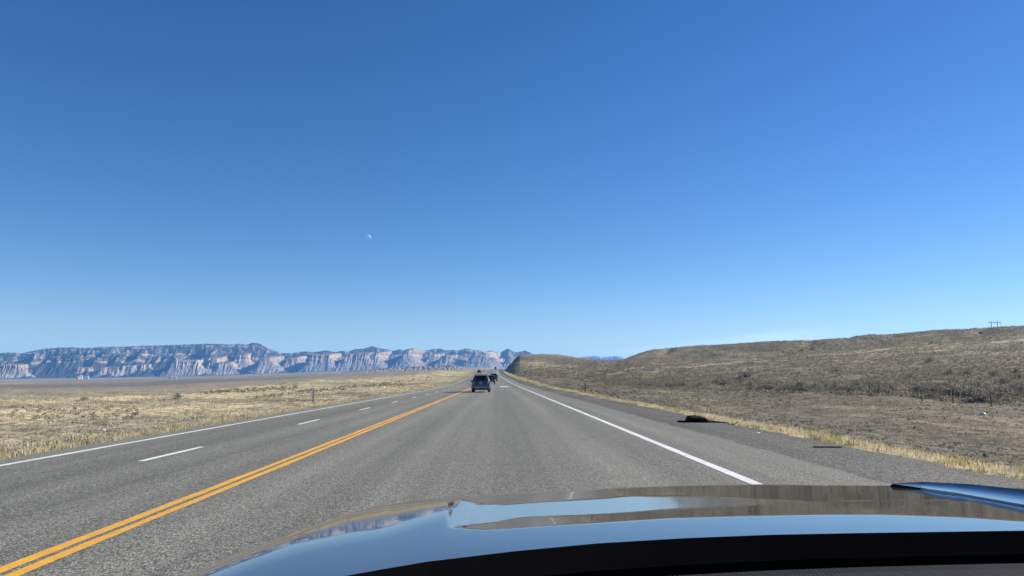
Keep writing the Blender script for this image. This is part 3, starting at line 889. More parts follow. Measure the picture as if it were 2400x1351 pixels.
# low scrub on the flat below the hill
Y, la = road_scatter(15000, 0, 1, 10, 200, .7)
la = 11.5 + la * np.minimum(8 + Y * .75, 62)
X = xc(Y) + la
keep = fbm(X / 5, Y / 7, 3) > .44
X, Y = X[keep], Y[keep]
clump_field('low_scrub', X, Y, (.10 + .20 * rng.random(len(X)) ** 2) * np.clip(Y / 60, .8, 1.8), 10, [[(.205, .195, .145), (.145, .138, .105)], [(.30, .27, .18), (.235, .215, .145)], [(.12, .115, .088), (.18, .168, .128)]], 'ankle high scrub and dry tussocks on the flat below the right hill')
# sage in the left field and dark brush standing in for gully shade
def px_scatter(n, c0, c1, r0, r1):
    pts = []
    for i in range(n):
        c_ = random.uniform(c0, c1); t = (c_ - c0) / (c1 - c0)
        r_ = random.uniform(r0[0] + (r1[0] - r0[0]) * t, r0[1] + (r1[1] - r0[1]) * t)
        pts.append(hit(c_, r_))
    return pts
pts = px_scatter(160, 480, 700, (919, 925), (905, 914)) + px_scatter(140, 600, 1010, (930, 936), (884, 892)) + px_scatter(120, 20, 330, (952, 985), (955, 980)) + px_scatter(60, 700, 960, (915, 922), (900, 905))
X = np.array([p.x for p in pts]); Y = np.array([p.y for p in pts])
clump_field('gully_shade_brush', X, Y, (.22 + .3 * rng.random(len(X))) * np.clip(Y / 120, .6, 1.4), 16, [[(.16, .145, .10), (.2, .18, .13)], SAGE], 'dark low brush in the left field, partly standing in for shade in shallow gullies')

# countable bushes
def bush_mesh(seed, h, w_, n, pal, leaf):
    V, F3, c = clump_mesh(n, h, w_, leaf, pal, seed)
    # stems from the base
    r = np.random.default_rng(seed + 5)
    SV, SF, SC = [], [], []
    for i in range(26):
        a = r.random() * 6.283; q = r.random() ** .5
        tip = np.array([math.cos(a) * q * w_, math.sin(a) * q * w_, h * (1.05 - .35 * q)])
        mid = tip * np.array([.45, .45, .6])
        b = np.array([.02 * math.cos(a), .02 * math.sin(a), -.05])
        s = .012
        k = len(SV)
        for p_, sw in ((b, s), (mid, s * .8), (tip, s * .3)):
            SV += [p_ + [sw, 0, 0], p_ + [-sw * .5, sw * .8, 0], p_ + [-sw * .5, -sw * .8, 0]]
        for lv in (0, 3):
            for j in range(3):
                j2 = (j + 1) % 3
                SF += [[k + lv + j, k + lv + j2, k + lv + 3 + j2], [k + lv + j, k + lv + 3 + j2, k + lv + 3 + j]]
        SC += [[.11, .095, .08]] * 9
    V2 = np.vstack([V, np.array(SV)]); F2 = np.vstack([F3, np.array(SF) + len(V)]); C2 = np.vstack([c, np.array(SC)])
    return np_mesh('bush', V2, F2, 3, C2)
BUSHP = [(.30, .27, .225), (.23, .21, .18), (.37, .325, .26), (.17, .155, .13)]
bm_var = [bush_mesh(40 + i, 1.0, .85 + .12 * (i % 3), 420, BUSHP, .06) for i in range(6)]
for m_ in bm_var: m_.materials.append(M['brush'])
def put_bush(p, h, i, label, group=None):
    o = bpy.data.objects.new('bush', bm_var[i % 6])
    o.location = p; o.scale = (h * random.uniform(.9, 1.35), h * random.uniform(.9, 1.35), h)
    o.rotation_euler = (0, 0, random.uniform(0, 6.28))
    C.objects.link(o)
    tag(o, label, 'bush', group)
    return o
wash = [(1500, 906), (1515, 907), (1530, 906), (1545, 908), (1560, 909), (1572, 908), (1584, 910), (1600, 906), (1640, 904), (1700, 902), (1735, 896), (1760, 905), (1758, 914), (1782, 915), (1795, 913), (1808, 912), (1850, 915), (1862, 917), (1880, 918), (1900, 917), (1918, 919),
        (1960, 921), (1985, 922), (2010, 921), (2062, 925), (2080, 927), (2150, 920), (2168, 922), (2190, 923), (2210, 924), (2222, 925), (2240, 927), (2262, 929), (2285, 928), (2300, 934), (2330, 934), (2360, 928), (2385, 932), (2410, 930), (2180, 934), (2300, 942), (2205, 932)]
wash += [(c_ + random.uniform(-22, 22), r_ + random.uniform(-12, 3)) for c_, r_ in wash if c_ > 1640] + [(c_ + random.uniform(-25, 25), r_ + random.uniform(-22, -2)) for c_, r_ in wash if c_ > 2000]
for i, (c_, r_) in enumerate(wash):
    p = hit(c_, r_)
    put_bush(p, random.uniform(.65, 1.4) * (p.y / 90) ** .25, i, 'grey leafless bush in the thicket line at the foot of the right hill', 'bushes along the wash below the right hill')
hillb = [(2135, 885), (2225, 880), (2265, 880), (1960, 872), (2380, 875), (2390, 887), (2355, 900), (2330, 882), (2180, 848), (1690, 888), (1735, 888), (1755, 885), (1450, 858), (1880, 822), (1905, 820), (2300, 782)]
for i, (c_, r_) in enumerate(hillb):
    p = hit(c_, r_)
    put_bush(p, random.uniform(.8, 1.25), i + 2, 'dark round bush standing alone up the right hillside', 'scattered bushes on the right hillside')
p = hit(197, 938); o = put_bush(p, .42, 1, 'squat dark bush alone on the left field crest nearest the left frame edge'); o.scale = (.62, .5, .36)
p = hit(416, 936); o = put_bush(p, .75, 3, 'dark bush with one upright twig right of the pale marker post in left field'); o.scale = (.55, .5, .72)
for (c_, r_, s_) in ((1140, 864.5, 5), (1173, 861.2, 5)):
    d = ray(c_, r_); Yb = 1500.0
    gzv = float(ground_z(d[0] * Yb, Yb))
    put_bush(Vector((d[0] * Yb, Yb, gzv)), s_, 1, 'tiny dark juniper on the far plain %s' % ('left of the far truck' if c_ < 1150 else 'right of the far truck')).name = 'juniper'

# bright yellow weed at the right verge
p = hit(2238, 1090)
n = 160
a = rng.random(n) * 6.283; r_ = .2 * np.sqrt(rng.random(n))
V, F3, cc_ = blades(np.stack([p.x + r_ * np.cos(a) * 1.6, p.y + r_ * np.sin(a), np.full(n, p.z)], -1), None, .07 + .11 * rng.random(n), .005 + .004 * rng.random(n), .9, np.array([YEL])[np.zeros(n, int)] * (.8 + .5 * rng.random((n, 1))))
o = link('weed', np_mesh('weed', V, F3, 3, cc_), M['grass'])
tag(o, 'bright yellow weed clump at the gravel edge near the bonnet', 'weed')

# ------------------------------------------------------------------ fence, posts, sign, pylon
fence = empty('wire_fence', hit(2157, 934))
tag(fence, 'old wire fence of thin dark posts in front of the bushes on the right', 'fence')
f_pts = []
for (c_, Yp_) in ((1640, 172), (1700, 158), (1760, 145), (1820, 133), (1880, 122), (1935, 113), (1984, 105), (2036, 97), (2091, 89), (2157, 80), (2231, 71), (2319, 62), (2425, 54), (2560, 46)):
    X_ = ray(c_, 900)[0] * Yp_
    f_pts.append(Vector((X_, Yp_, float(ground_z(X_, Yp_)))))
for p in f_pts:
    m = MB()
    q = p - fence.location
    tilt = Vector((random.uniform(-.05, .05), random.uniform(-.04, .04), 0))
    m.tube(q + Vector((0, 0, -.2)), q + Vector((0, 0, 1.25)) + tilt, .05, .042, 7)
    m.build('post', M['wood'], fence)
for hz in (.4, .75, 1.1):
    m = MB()
    for a_, b_ in zip(f_pts[:-1], f_pts[1:]):
        pts_ = []
        for t in np.linspace(0, 1, 6):
            v = a_.lerp(b_, t) - fence.location
            v.z += hz - .05 * 4 * t * (1 - t)
            pts_.append(v)
        m.path(pts_, .006, 4)
    m.build('wire', M['steel'], fence)

def delineator(col, Yp_, latx, h, label, dark=True):
    X_ = latx
    p = Vector((X_, Yp_, float(ground_z(X_, Yp_))))
    o = empty('delineator_post', p)
    tag(o, label, 'post', 'delineator posts along the road')
    m = MB()
    m.box((0, 0, h / 2 - .1), (.075, .045, h + .2), .008)
    m.build('post', M['post_dark'] if dark else M['steel'], o)
    m = MB()
    m.box((0, -.03, h - .09), (.085, .014, .15), .004)
    m.build('reflector', M['white_wall'], o)
    m = MB(); m.tube((0, -.022, h - .3), (0, -.034, h - .3), .015, .015, 8); m.build('bolt', M['steel'], o)
def lat_x(c_, Y_): return ray(c_, 900)[0] * Y_
delineator(1371, 88, lat_x(1371, 88), 1.62, 'nearest dark roadside post with white reflector in the right verge')
delineator(1227.5, 235, lat_x(1227.5, 235), 1.75, 'middle dark roadside post in the right verge grass')
delineator(1186.5, 420, lat_x(1187, 420), 1.6, 'farthest dark roadside post near the green sign on the right')
delineator(735, 55, lat_x(735, 55), 1.12, 'grey roadside post standing in the left verge grass', False)
delineator(1022, 150, lat_x(1020, 150), .85, 'small pale roadside post in the left verge farther up the road', False)
delineator(1110, 500, lat_x(1108, 500), 1.5, 'tiny distant roadside post at the left bend edge', False)

def marker(c_, r_, h, label):
    p = hit(c_, r_)
    o = empty('marker_post', p)
    tag(o, label, 'marker post', 'pale marker posts in the left field')
    s = max(1.0, p.y / 90)
    m = MB(); m.tube((0, 0, -.1), (0, 0, h * .72), .05 * s, .045 * s, 10); m.build('post', M['post_pale'], o)
    m = MB(); m.tube((0, 0, h * .72), (0, 0, h), .034 * s, .03 * s, 10); m.ball((0, 0, h), (.065 * s, .065 * s, .05 * s), 2); m.build('cap', M['post_pale'], o)
marker(364, 937.5, .56, 'pale yellow marker post between the two dark bushes in left field')
marker(697, 926.5, .42, 'pale yellow marker post just left of the grey roadside post')
marker(822, 906, .6, 'pale yellow marker post farthest up the left field')

# green sign in front of the cut
sx_, sy_ = lat_x(1193.5, 575), 575.0
sg = empty('road_sign', (sx_, sy_, float(ground_z(sx_, sy_))))
tag(sg, 'small green road sign on two posts before the shaded road cut', 'road sign')
zt_ = rowz(1193, 858, sy_) - sg.location.z; zb_ = rowz(1193, 866, sy_) - sg.location.z
for s in (-1, 1):
    m = MB(); m.box((s * .7, .06, zt_ / 2 - .1), (.1, .08, zt_ + .2), .01); m.build('post', M['steel'], sg)
m = MB(); m.box((0, 0, (zt_ + zb_) / 2), (2.4, .03, zt_ - zb_), .012); m.build('panel', M['sign_green'], sg)
m = MB()
for s in (-1, 1):
    m.box((0, -.02, (zt_ + zb_) / 2 + s * (zt_ - zb_ - .12) / 2), (2.32, .008, .05)); m.box((s * 1.135, -.02, (zt_ + zb_) / 2), (.05, .008, zt_ - zb_ - .22))
m.build('border', M['white_wall'], sg)

# H-frame pylon on the skyline
yp = 352.0
base = hit(2331, 776, 200, 700)
yp = 370.0
X0 = ray(2331, 765)[0] * yp
gz0 = float(ground_z(X0, yp))
py = empty('power_pylon', (X0, yp, gz0))
tag(py, 'wooden H frame power pylon on the skyline of the right hill', 'power pylon')
ztop_ = rowz(2331, 752, yp) - gz0
zarm = rowz(2331, 756.5, yp) - gz0
u_ = yp / 1700.0
for s in (-1, 1):
    m = MB(); m.tube((s * 7.4 * u_, 0, -1), (s * 7.4 * u_, 0, ztop_), .16, .12, 10); m.build('pole', M['wood'], py)
m = MB(); m.box((0, -.16, zarm), (30 * u_, .14, .22), .02); m.build('crossarm', M['wood'], py)
for s in (-1, 0, 1):
    m = MB()
    for k in range(6): m.tube((s * 14.4 * u_, -.16, zarm - .11 - k * .14), (s * 14.4 * u_, -.16, zarm - .19 - k * .14), .07, .07, 8)
    m.tube((s * 14.4 * u_, -.16, zarm), (s * 14.4 * u_, -.16, zarm - 1.0), .025, .025, 6)
    m.build('insulator', M['steel'], py)

# ------------------------------------------------------------------ far buildings
def shed(c_, Yb, w_, d_, h, label, roofh=1.6, row=None):
    X_ = lat_x(c_, Yb)
    z = rowz(c_, row, Yb)
    g_ = float(ground_z(X_, Yb))
    o = empty('farm_shed', (X_, Yb, g_), .3)
    tag(o, label, 'building', 'white buildings on the valley floor')
    lift = max(0, z - g_)
    m = MB(); m.box((0, 0, (h + lift) / 2 - 1), (w_, d_, h + lift + 2)); m.build('wall', M['white_wall'], o, False)
    H = h + lift
    m = MB()
    m.poly([(-w_ / 2 - .5, -d_ / 2 - .5, H + .01), (w_ / 2 + .5, -d_ / 2 - .5, H + .01), (w_ / 2 + .5, 0, H + roofh), (-w_ / 2 - .5, 0, H + roofh)], (0, 0, .25))
    m.poly([(-w_ / 2 - .5, d_ / 2 + .5, H + .01), (-w_ / 2 - .5, 0.005, H + roofh), (w_ / 2 + .5, 0.005, H + roofh), (w_ / 2 + .5, d_ / 2 + .5, H + .01)], (0, 0, .25))
    m.build('roof', M['grey_roof'], o, False)
    m = MB(); m.box((-w_ * .2, -d_ / 2 - .02, 1.8 + lift), (3.2, .1, 3.6)); m.build('door', M['steel'], o, False)
shed(181, 4300, 12, 10, 4, 'small low white shed at the left end of the far plant', row=884.5)
shed(187, 4310, 9, 9, 11, 'tall white tower building in the middle of the far plant', row=884.5)
shed(191, 4300, 7, 7, 9, 'narrow white building beside the tower of the far plant', row=884.5)
shed(202, 4300, 22, 10, 4.5, 'long low white shed at the right end of the far plant', row=884.5)
shed(398, 3600, 17, 10, 4, 'left one of two white sheds on the plain below the cliffs', row=887)
shed(409, 3600, 16, 10, 5, 'right one of two white sheds on the plain below the cliffs', row=887)

# ------------------------------------------------------------------ litter on the shoulder
def crumple(name, c_, r_, size, mat, seed, label, cat, sub=4, flat=.15):
    p = hit(c_, r_)
    bm_ = bmesh.new()
    bmesh.ops.create_icosphere(bm_, subdivisions=sub, radius=.5)
    r2 = np.random.default_rng(seed)
    for v in bm_.verts:
        d = v.co.normalized()
        k = .75 + .5 * float(fbm(np.array(d.x * 2.2 + seed), np.array(d.y * 2.2 + d.z * 1.7), 3)) + .25 * float(np.abs(fbm(np.array(d.x * 5 + seed), np.array(d.z * 5 + d.y * 4), 2) - .5))
        v.co = Vector((d.x * size[0], d.y * size[1], max(d.z, -.15) * size[2])) * .5 * k * 2 * .5
    me = bpy.data.meshes.new(name); bm_.to_mesh(me); bm_.free()
    o = link(name, me, mat, None, True)
    o.location = p
    tag(o, label, cat)
    return o
# torn black sheet with a raised hump and a long tail
p = hit(1632, 993)
r_m = p.y / 1700.0
def black_sheet():
    nx, ny = 60, 16
    xs = np.linspace(-44, 60, nx) * r_m
    V = []
    for i, x in enumerate(xs):
        px_ = x / r_m
        hgt = np.interp(px_, [-44, -38, -30, -22, -19, -8, 10, 18, 22, 30, 60], [1, 3, 1.5, 3, 13, 14, 12.5, 10, 6, 2.5, .6]) * r_m
        dep = np.interp(px_, [-44, -30, -20, 18, 30, 60], [.1, .12, .3, .34, .2, .07])
        for j in range(ny):
            t = j / (ny - 1)
            y = (t - .5) * 2 * dep - np.interp(px_, [15, 60], [0, .42])
            prof = math.sin(math.pi * min(1, max(0, t))) ** .3
            wr = (fbm(np.array(px_ / 4.0), np.array(t * 5.0), 3) - .5) * .35
            V.append([x, y, max(.004, hgt * prof * (1 + float(wr))) - (0.03 if t in (0, 1) else 0)])
    f = grid_faces(nx, ny)
    o = link('plastic_sheet', np_mesh('plastic_sheet', np.array(V), f, 4), M['black_sheet'])
    md = o.modifiers.new('thickness', 'SOLIDIFY'); md.thickness = .008; md.offset = 1
    o.location = p + Vector((0, 0, .01))
    tag(o, 'crumpled black plastic sheet with a trailing tail on the gravel shoulder', 'debris')
black_sheet()
def tyre_scrap(c_, r_, ln, bend, rz, label):
    p = hit(c_, r_)
    m = MB()
    rows = []
    for i in range(15):
        t = i / 14 - .5
        z = .012 + bend * (t * 2) ** 2
        y = .03 * math.sin(t * 2.2)
        rows.append([(t * ln, y - .05 - .006 * math.sin(i * 2.1), z), (t * ln, y - .02, z + .008), (t * ln, y + .03, z + .008), (t * ln, y + .05 + .008 * math.cos(i * 1.3), z)])
    m.grid(rows)
    o = m.build('tyre_scrap', M['tyre'])
    md = o.modifiers.new('thickness', 'SOLIDIFY'); md.thickness = .014
    o.location = p + Vector((0, 0, .01)); o.rotation_euler = (0, 0, rz)
    tag(o, label, 'tyre scrap')
tyre_scrap(1941, 1055, .62, .0, -.1, 'flat black tyre strip lying on the gravel near the bonnet')
tyre_scrap(1716, 998, .34, .09, -.5, 'small curled black tyre scrap right of the black sheet')
crumple('plastic_bag', 2303, 973, (.42, .35, .3), M['white_plastic'], 3, 'crumpled white plastic bag lying in the weeds far right', 'plastic bag')
crumple('plastic_bag', 2291, 972, (.2, .18, .16), M['white_plastic'], 8, 'small white plastic scrap just left of the larger white bag', 'plastic bag', 3)
crumple('plastic_bag', 242, 1009, (.2, .16, .10), M['white_plastic'], 5, 'white plastic scrap lying in the left field grass', 'plastic bag', 3)
crumple('paper_cup', 1494, 955, (.12, .1, .09), M['white_plastic'], 6, 'tiny white litter on the gravel shoulder between verge and edge line', 'litter', 3)
crumple('paper_scrap', 1772, 1019, (.22, .1, .03), M['white_plastic'], 11, 'flat pale paper scrap on the gravel right of the black sheet', 'litter', 3)

# ------------------------------------------------------------------ vehicles
def loft_body(tops, W, zb, n_side=9, Yw=None):
    """tops: (y, z of the upper outline); W(z): half width; rings of points at constant y"""
    rows = []
    for (y, zt, zlow) in tops:
        k = Yw(y) if Yw else 1.0
        zs = [zlow + (zt - zlow) * t for t in np.linspace(0, 1, n_side)]
        side = [(W(z) * k * (0.93 if i == 0 else 1), z) for i, z in enumerate(zs)]
        # rounded shoulder at the top
        x1, z1 = side[-1]
        side[-1] = (x1 - .05, z1 - .012)
        topc = [(x1 * .72, z1 + .012), (x1 * .36, z1 + .022), (0, z1 + .025)]
        half = side + topc
        ring = [(x, y, z) for x, z in half] + [(-x, y, z) for x, z in half[-2::-1]]
        rows.append(ring)
    m = MB()
    vs = m.grid(rows)
    for e in (vs[0], vs[-1]): m.bm.faces.new(e)
    for A, B in zip(vs[:-1], vs[1:]): m.bm.faces.new((A[0], B[0], B[-1], A[-1]))
    return m
def wheel(root, x, y, r, wd, side):
    t = MB()
    t.lathe_x((x, y, r), [(-wd / 2, r * .62), (-wd / 2, r * .9), (-wd / 2 + .03, r * .985), (0, r), (wd / 2 - .03, r * .985), (wd / 2, r * .9), (wd / 2, r * .62)], 28)
    o = t.build('wheel', M['tyre'], root)
    m = MB()
    m.lathe_x((x + side * (wd / 2 - .02), y, r), [(-.03, r * .6), (.012, r * .6), (.016, r * .5), (.0, r * .42), (.012, r * .18), (.02, r * .1)] , 20)
    for k in range(5):
        a = 2 * math.pi * k / 5
        m.box((x + side * (wd / 2), y + math.cos(a) * r * .3, r + math.sin(a) * r * .3), (.03, r * .46, r * .13), .006, Matrix.Rotation(a, 3, 'X'))
    m.build('rim', M['rim'], o)
    return o
def mirror(root, x, y, z, s, mat, sz=(.24, .12, .17)):
    m = MB(); m.ball((x, y, z), sz, 3); m.tube((x - s * .02, y + .02, z - .03), (x - s * .16, y + .05, z - .06), .03, .035, 8)
    m.build('mirror', mat, root)
def curve_patch(pts_fn, nu, nv):
    m = MB(); m.grid([[pts_fn(u / (nu - 1), v / (nv - 1)) for v in range(nv)] for u in range(nu)]); return m

def make_suv(name, loc, rz, paint, label, kind='suv'):
    root = empty(name, loc, rz); tag(root, label, 'car')
    Wz = lambda z: float(np.interp(z, [.25, .38, .75, 1.05, 1.15, 1.72, 1.8], [.90, .965, .985, .975, .94, .72, .66]))
    #      y (from rear), top z, bottom z
    tops = [(0.0, .62, .42), (.04, .80, .36), (.10, 1.02, .33), (.16, 1.12, .32), (.30, 1.42, .31), (.42, 1.64, .30), (.52, 1.72, .30), (.9, 1.765, .30), (1.8, 1.79, .28), (2.7, 1.765, .28), (3.05, 1.69, .28), (3.45, 1.42, .28), (3.78, 1.16, .28), (4.1, 1.12, .28), (4.6, 1.04, .28), (4.85, .92, .32), (4.93, .70, .4)]
    yw = lambda y: float(np.interp(y, [0, .12, .5, 4.2, 4.7, 4.93], [.88, .95, 1, 1, .95, .84]))
    loft_body(tops, Wz, .3, Yw=yw).build('body', paint, root)
    yr = lambda z: float(np.interp(z, [.42, .62, .80, 1.02, 1.12, 1.42, 1.64, 1.72], [0, 0, .04, .10, .16, .30, .42, .52]))
    def rear(z0, z1, x0, x1, off, hw=None, name_='x', mat=None, crown=.05):
        def fn(u, v):
            z = z0 + (z1 - z0) * u; xw = x0 + (x1 - x0) * u; x = (v * 2 - 1) * xw
            return (x, yr(z) - off + crown * (x / .9) ** 2, z)
        m = curve_patch(fn, 8, 13)
        return m
    g = rear(1.16, 1.62, .80, .64, .022).build('rear_window', M['glass'], root)
    md = g.modifiers.new('thickness', 'SOLIDIFY'); md.thickness = .01
    m = MB(); m.tube((0, yr(1.22) - .035, 1.22), (.42, yr(1.27) - .03, 1.27), .009, .007, 5); m.build('wiper', M['black_plastic'], g)
    lid = rear(.72, 1.13, .70, .745, .022).build('tailgate', paint, root)
    md = lid.modifiers.new('thickness', 'SOLIDIFY'); md.thickness = .012
    m = MB(); m.box((0, yr(.93) - .04, .93), (.34, .016, .16), .004, Matrix.Rotation(-.2, 3, 'X')); m.build('number_plate', M['plate'], lid)
    m = MB()
    for s in (-1, 1):
        m.poly([(s * .02, yr(1.1) - .05, 1.085), (s * .15, yr(1.1) - .05, 1.10), (s * .13, yr(1.1) - .05, 1.055), (s * .03, yr(1.1) - .05, 1.05)], (0, -.008, 0))
    m.build('emblem', M['chrome'], lid)
    for s in (-1, 1):
        m = MB()
        rows = []
        for z in np.linspace(.78, 1.18, 8):
            xo = Wz(z) * yw(yr(z)) + .006
            rows.append([(s * (xo - .17), yr(z) - .028 + .03, z), (s * (xo - .07), yr(z) - .02 + .03, z), (s * (xo - .005), yr(z) + .05, z), (s * (xo + .006), yr(z) + .2, z)])
        m.grid(rows); o = m.build('tail_lamp', M['tail_red'], root)
        md = o.modifiers.new('thickness', 'SOLIDIFY'); md.thickness = .015; md.offset = 1
        m = MB()
        rows = []
        for z in np.linspace(.80, 1.16, 6):
            xo = Wz(z) * yw(yr(z))
            rows.append([(s * (xo - .19), yr(z) - .035 + .03, z), (s * (xo - .13), yr(z) - .035 + .03, z)])
        m.grid(rows); q = m.build('lamp_strip', M['tail_clear'], o)
        md = q.modifiers.new('thickness', 'SOLIDIFY'); md.thickness = .02; md.offset = 0
        # side glass
        for y0, y1, nm in ((.62, 1.35, 'quarter_window'), (1.42, 2.32, 'side_window'), (2.4, 3.28, 'side_window')):
            def fn(u, v):
                z = 1.17 + .45 * u; y = y0 + (y1 - y0) * v
                if y1 > 3: y -= .42 * u * v
                if y0 < .7: y += .12 * u * (1 - v)
                return (s * (Wz(z) + .008), y, z)
            o = curve_patch(fn, 5, 8).build(nm, M['glass'], root)
            md = o.modifiers.new('thickness', 'SOLIDIFY'); md.thickness = .01
        m = MB(); m.path([(s * .70, .55, 1.74), (s * .70, .62, 1.815), (s * .70, 1.6, 1.84), (s * .69, 2.5, 1.825), (s * .68, 2.68, 1.76)], .022, 8); m.build('roof_rail', M['black_plastic'], root)
        mirror(root, s * 1.09, 3.2, 1.17, s, M['black_plastic'])
        for y in (.95, 3.85): wheel(root, s * .84, y, .36, .25, s)
        m = MB()  # dark wheel arch trim and sill
        for y in (.95, 3.85):
            m.path([(s * .975, y + .43 * math.cos(a), .36 + .43 * math.sin(a)) for a in np.linspace(.1, math.pi - .1, 12)], .035, 6)
        m.box((s * .95, 2.4, .33), (.08, 2.1, .14), .02)
        m.build('trim', M['black_plastic'], root)
    m = MB(); m.box((0, .03, .47), (1.62, .12, .20), .04); m.box((0, .06, .36), (1.3, .12, .1), .03); m.build('rear_bumper', M['black_plastic'], root)
    m = MB(); m.box((0, -.035, .47), (1.35, .02, .05), .008); m.build('bumper_trim', M['chrome'], root)
    for s in (-1, 1):
        m = MB(); m.box((s * .74, -.03, .60), (.14, .02, .035), .006); m.build('reflector', M['tail_red'], root)
    m = MB(); m.box((0, .40, 1.735), (1.28, .36, .035), .014); m.build('spoiler', paint, root)
    m = MB(); m.box((0, .62, 1.83), (.035, .15, .06), .012, None, .4); m.build('antenna', M['black_plastic'], root)
    for yb_ in (1.0, 2.1):
        m = MB(); m.tube((-.68, yb_, 1.86), (.68, yb_, 1.86), .02, .02, 8); m.build('roof_bar', M['black_plastic'], root)
    # windscreen and lamps at the front
    def fn(u, v):
        z = 1.2 + .46 * u; y = float(np.interp(z, [1.16, 1.42, 1.69], [3.78, 3.45, 3.05])) + .02; xw = .84 - .22 * u
        x = (v * 2 - 1) * xw
        return (x, y - .1 * (x / .9) ** 2 + .03, z + .015)
    o = curve_patch(fn, 7, 13).build('windscreen', M['glass'], root)
    md = o.modifiers.new('thickness', 'SOLIDIFY'); md.thickness = .01
    for s in (-1, 1):
        m = MB(); m.box((s * .70, 4.86, .80), (.28, .1, .12), .03); m.build('headlamp', M['tail_clear'], root)
    m = MB(); m.box((0, 4.9, .72), (.9, .08, .26), .03); m.build('grille', M['black_plastic'], root)
    m = MB(); m.box((0, 2.4, .27), (1.5, 4.2, .06)); m.build('underbody', M['black_plastic'], root)
    return root

def road_p(col, Y): 
    X_ = ray(col, 895)[0] * Y
    return (X_, Y, float(zr(Y)) + .003)
make_suv('suv', road_p(1127, 76), -xc(80) * 0, M['paint_charcoal'], 'dark grey sport utility car nearest ahead, seen from behind', 'suv')

def make_boxy(name, loc, rz, paint, label):
    """smaller upright car with a spare wheel on its tail"""
    root = empty(name, loc, rz); tag(root, label, 'car')
    Wz = lambda z: float(np.interp(z, [.4, .6, 1.1, 1.2, 1.78], [.84, .92, .92, .88, .76]))
    tops = [(0, 1.0, .55), (.03, 1.16, .5), (.10, 1.6, .48), (.2, 1.77, .46), (.5, 1.81, .46), (1.8, 1.83, .44), (2.3, 1.78, .44), (2.62, 1.22, .44), (3.4, 1.17, .44), (3.9, 1.1, .46), (4.0, .8, .55)]
    loft_body(tops, Wz, .45).build('body', paint, root)
    def fn(u, v):
        z = 1.2 + .42 * u; x = (v * 2 - 1) * (.74 - .07 * u)
        return (x, float(np.interp(z, [1.16, 1.6, 1.77], [.03, .10, .2])) - .02, z)
    o = curve_patch(fn, 4, 7).build('rear_window', M['glass'], root)
    md = o.modifiers.new('thickness', 'SOLIDIFY'); md.thickness = .01
    t = MB()
    for k in range(1):
        n = 28; rings = []
        for (yy, r) in [(-.02, .22), (-.02, .34), (-.06, .37), (-.18, .37), (-.22, .34), (-.22, .2), (-.2, .05)]:
            rings.append([t.bm.verts.new((r * math.cos(2 * math.pi * i / n), yy, 1.02 + r * math.sin(2 * math.pi * i / n))) for i in range(n)])
        for A, B in zip(rings[:-1], rings[1:]):
            for i in range(n): t.bm.faces.new((A[i], A[(i + 1) % n], B[(i + 1) % n], B[i]))
        t.bm.faces.new(rings[-1])
    t.build('spare_wheel', M['tyre'], root)
    for s in (-1, 1):
        m = MB(); m.box((s * .8, -.01, .95), (.14, .05, .24), .02); m.build('tail_lamp', M['tail_red'], root)
        for y0, y1 in ((.25, 1.1), (1.2, 2.25)):
            def fn2(u, v): 
                z = 1.22 + .42 * u
                return (s * (Wz(z) + .008), y0 + (y1 - y0) * v - (.3 * u * v if y1 > 2 else 0), z)
            o = curve_patch(fn2, 4, 6).build('side_window', M['glass'], root)
            md = o.modifiers.new('thickness', 'SOLIDIFY'); md.thickness = .01
        for y in (.75, 3.2): wheel(root, s * .80, y, .39, .25, s)
        mirror(root, s * 1.0, 2.35, 1.2, s, M['black_plastic'])
    m = MB(); m.box((0, -.04, .6), (1.7, .18, .16), .03); m.build('rear_bumper', M['black_plastic'], root)
    return root
make_boxy('small_suv', road_p(1149.5, 150), 0, M['paint_navy'], 'dark blue boxy car half hidden between the grey car and the pickup')

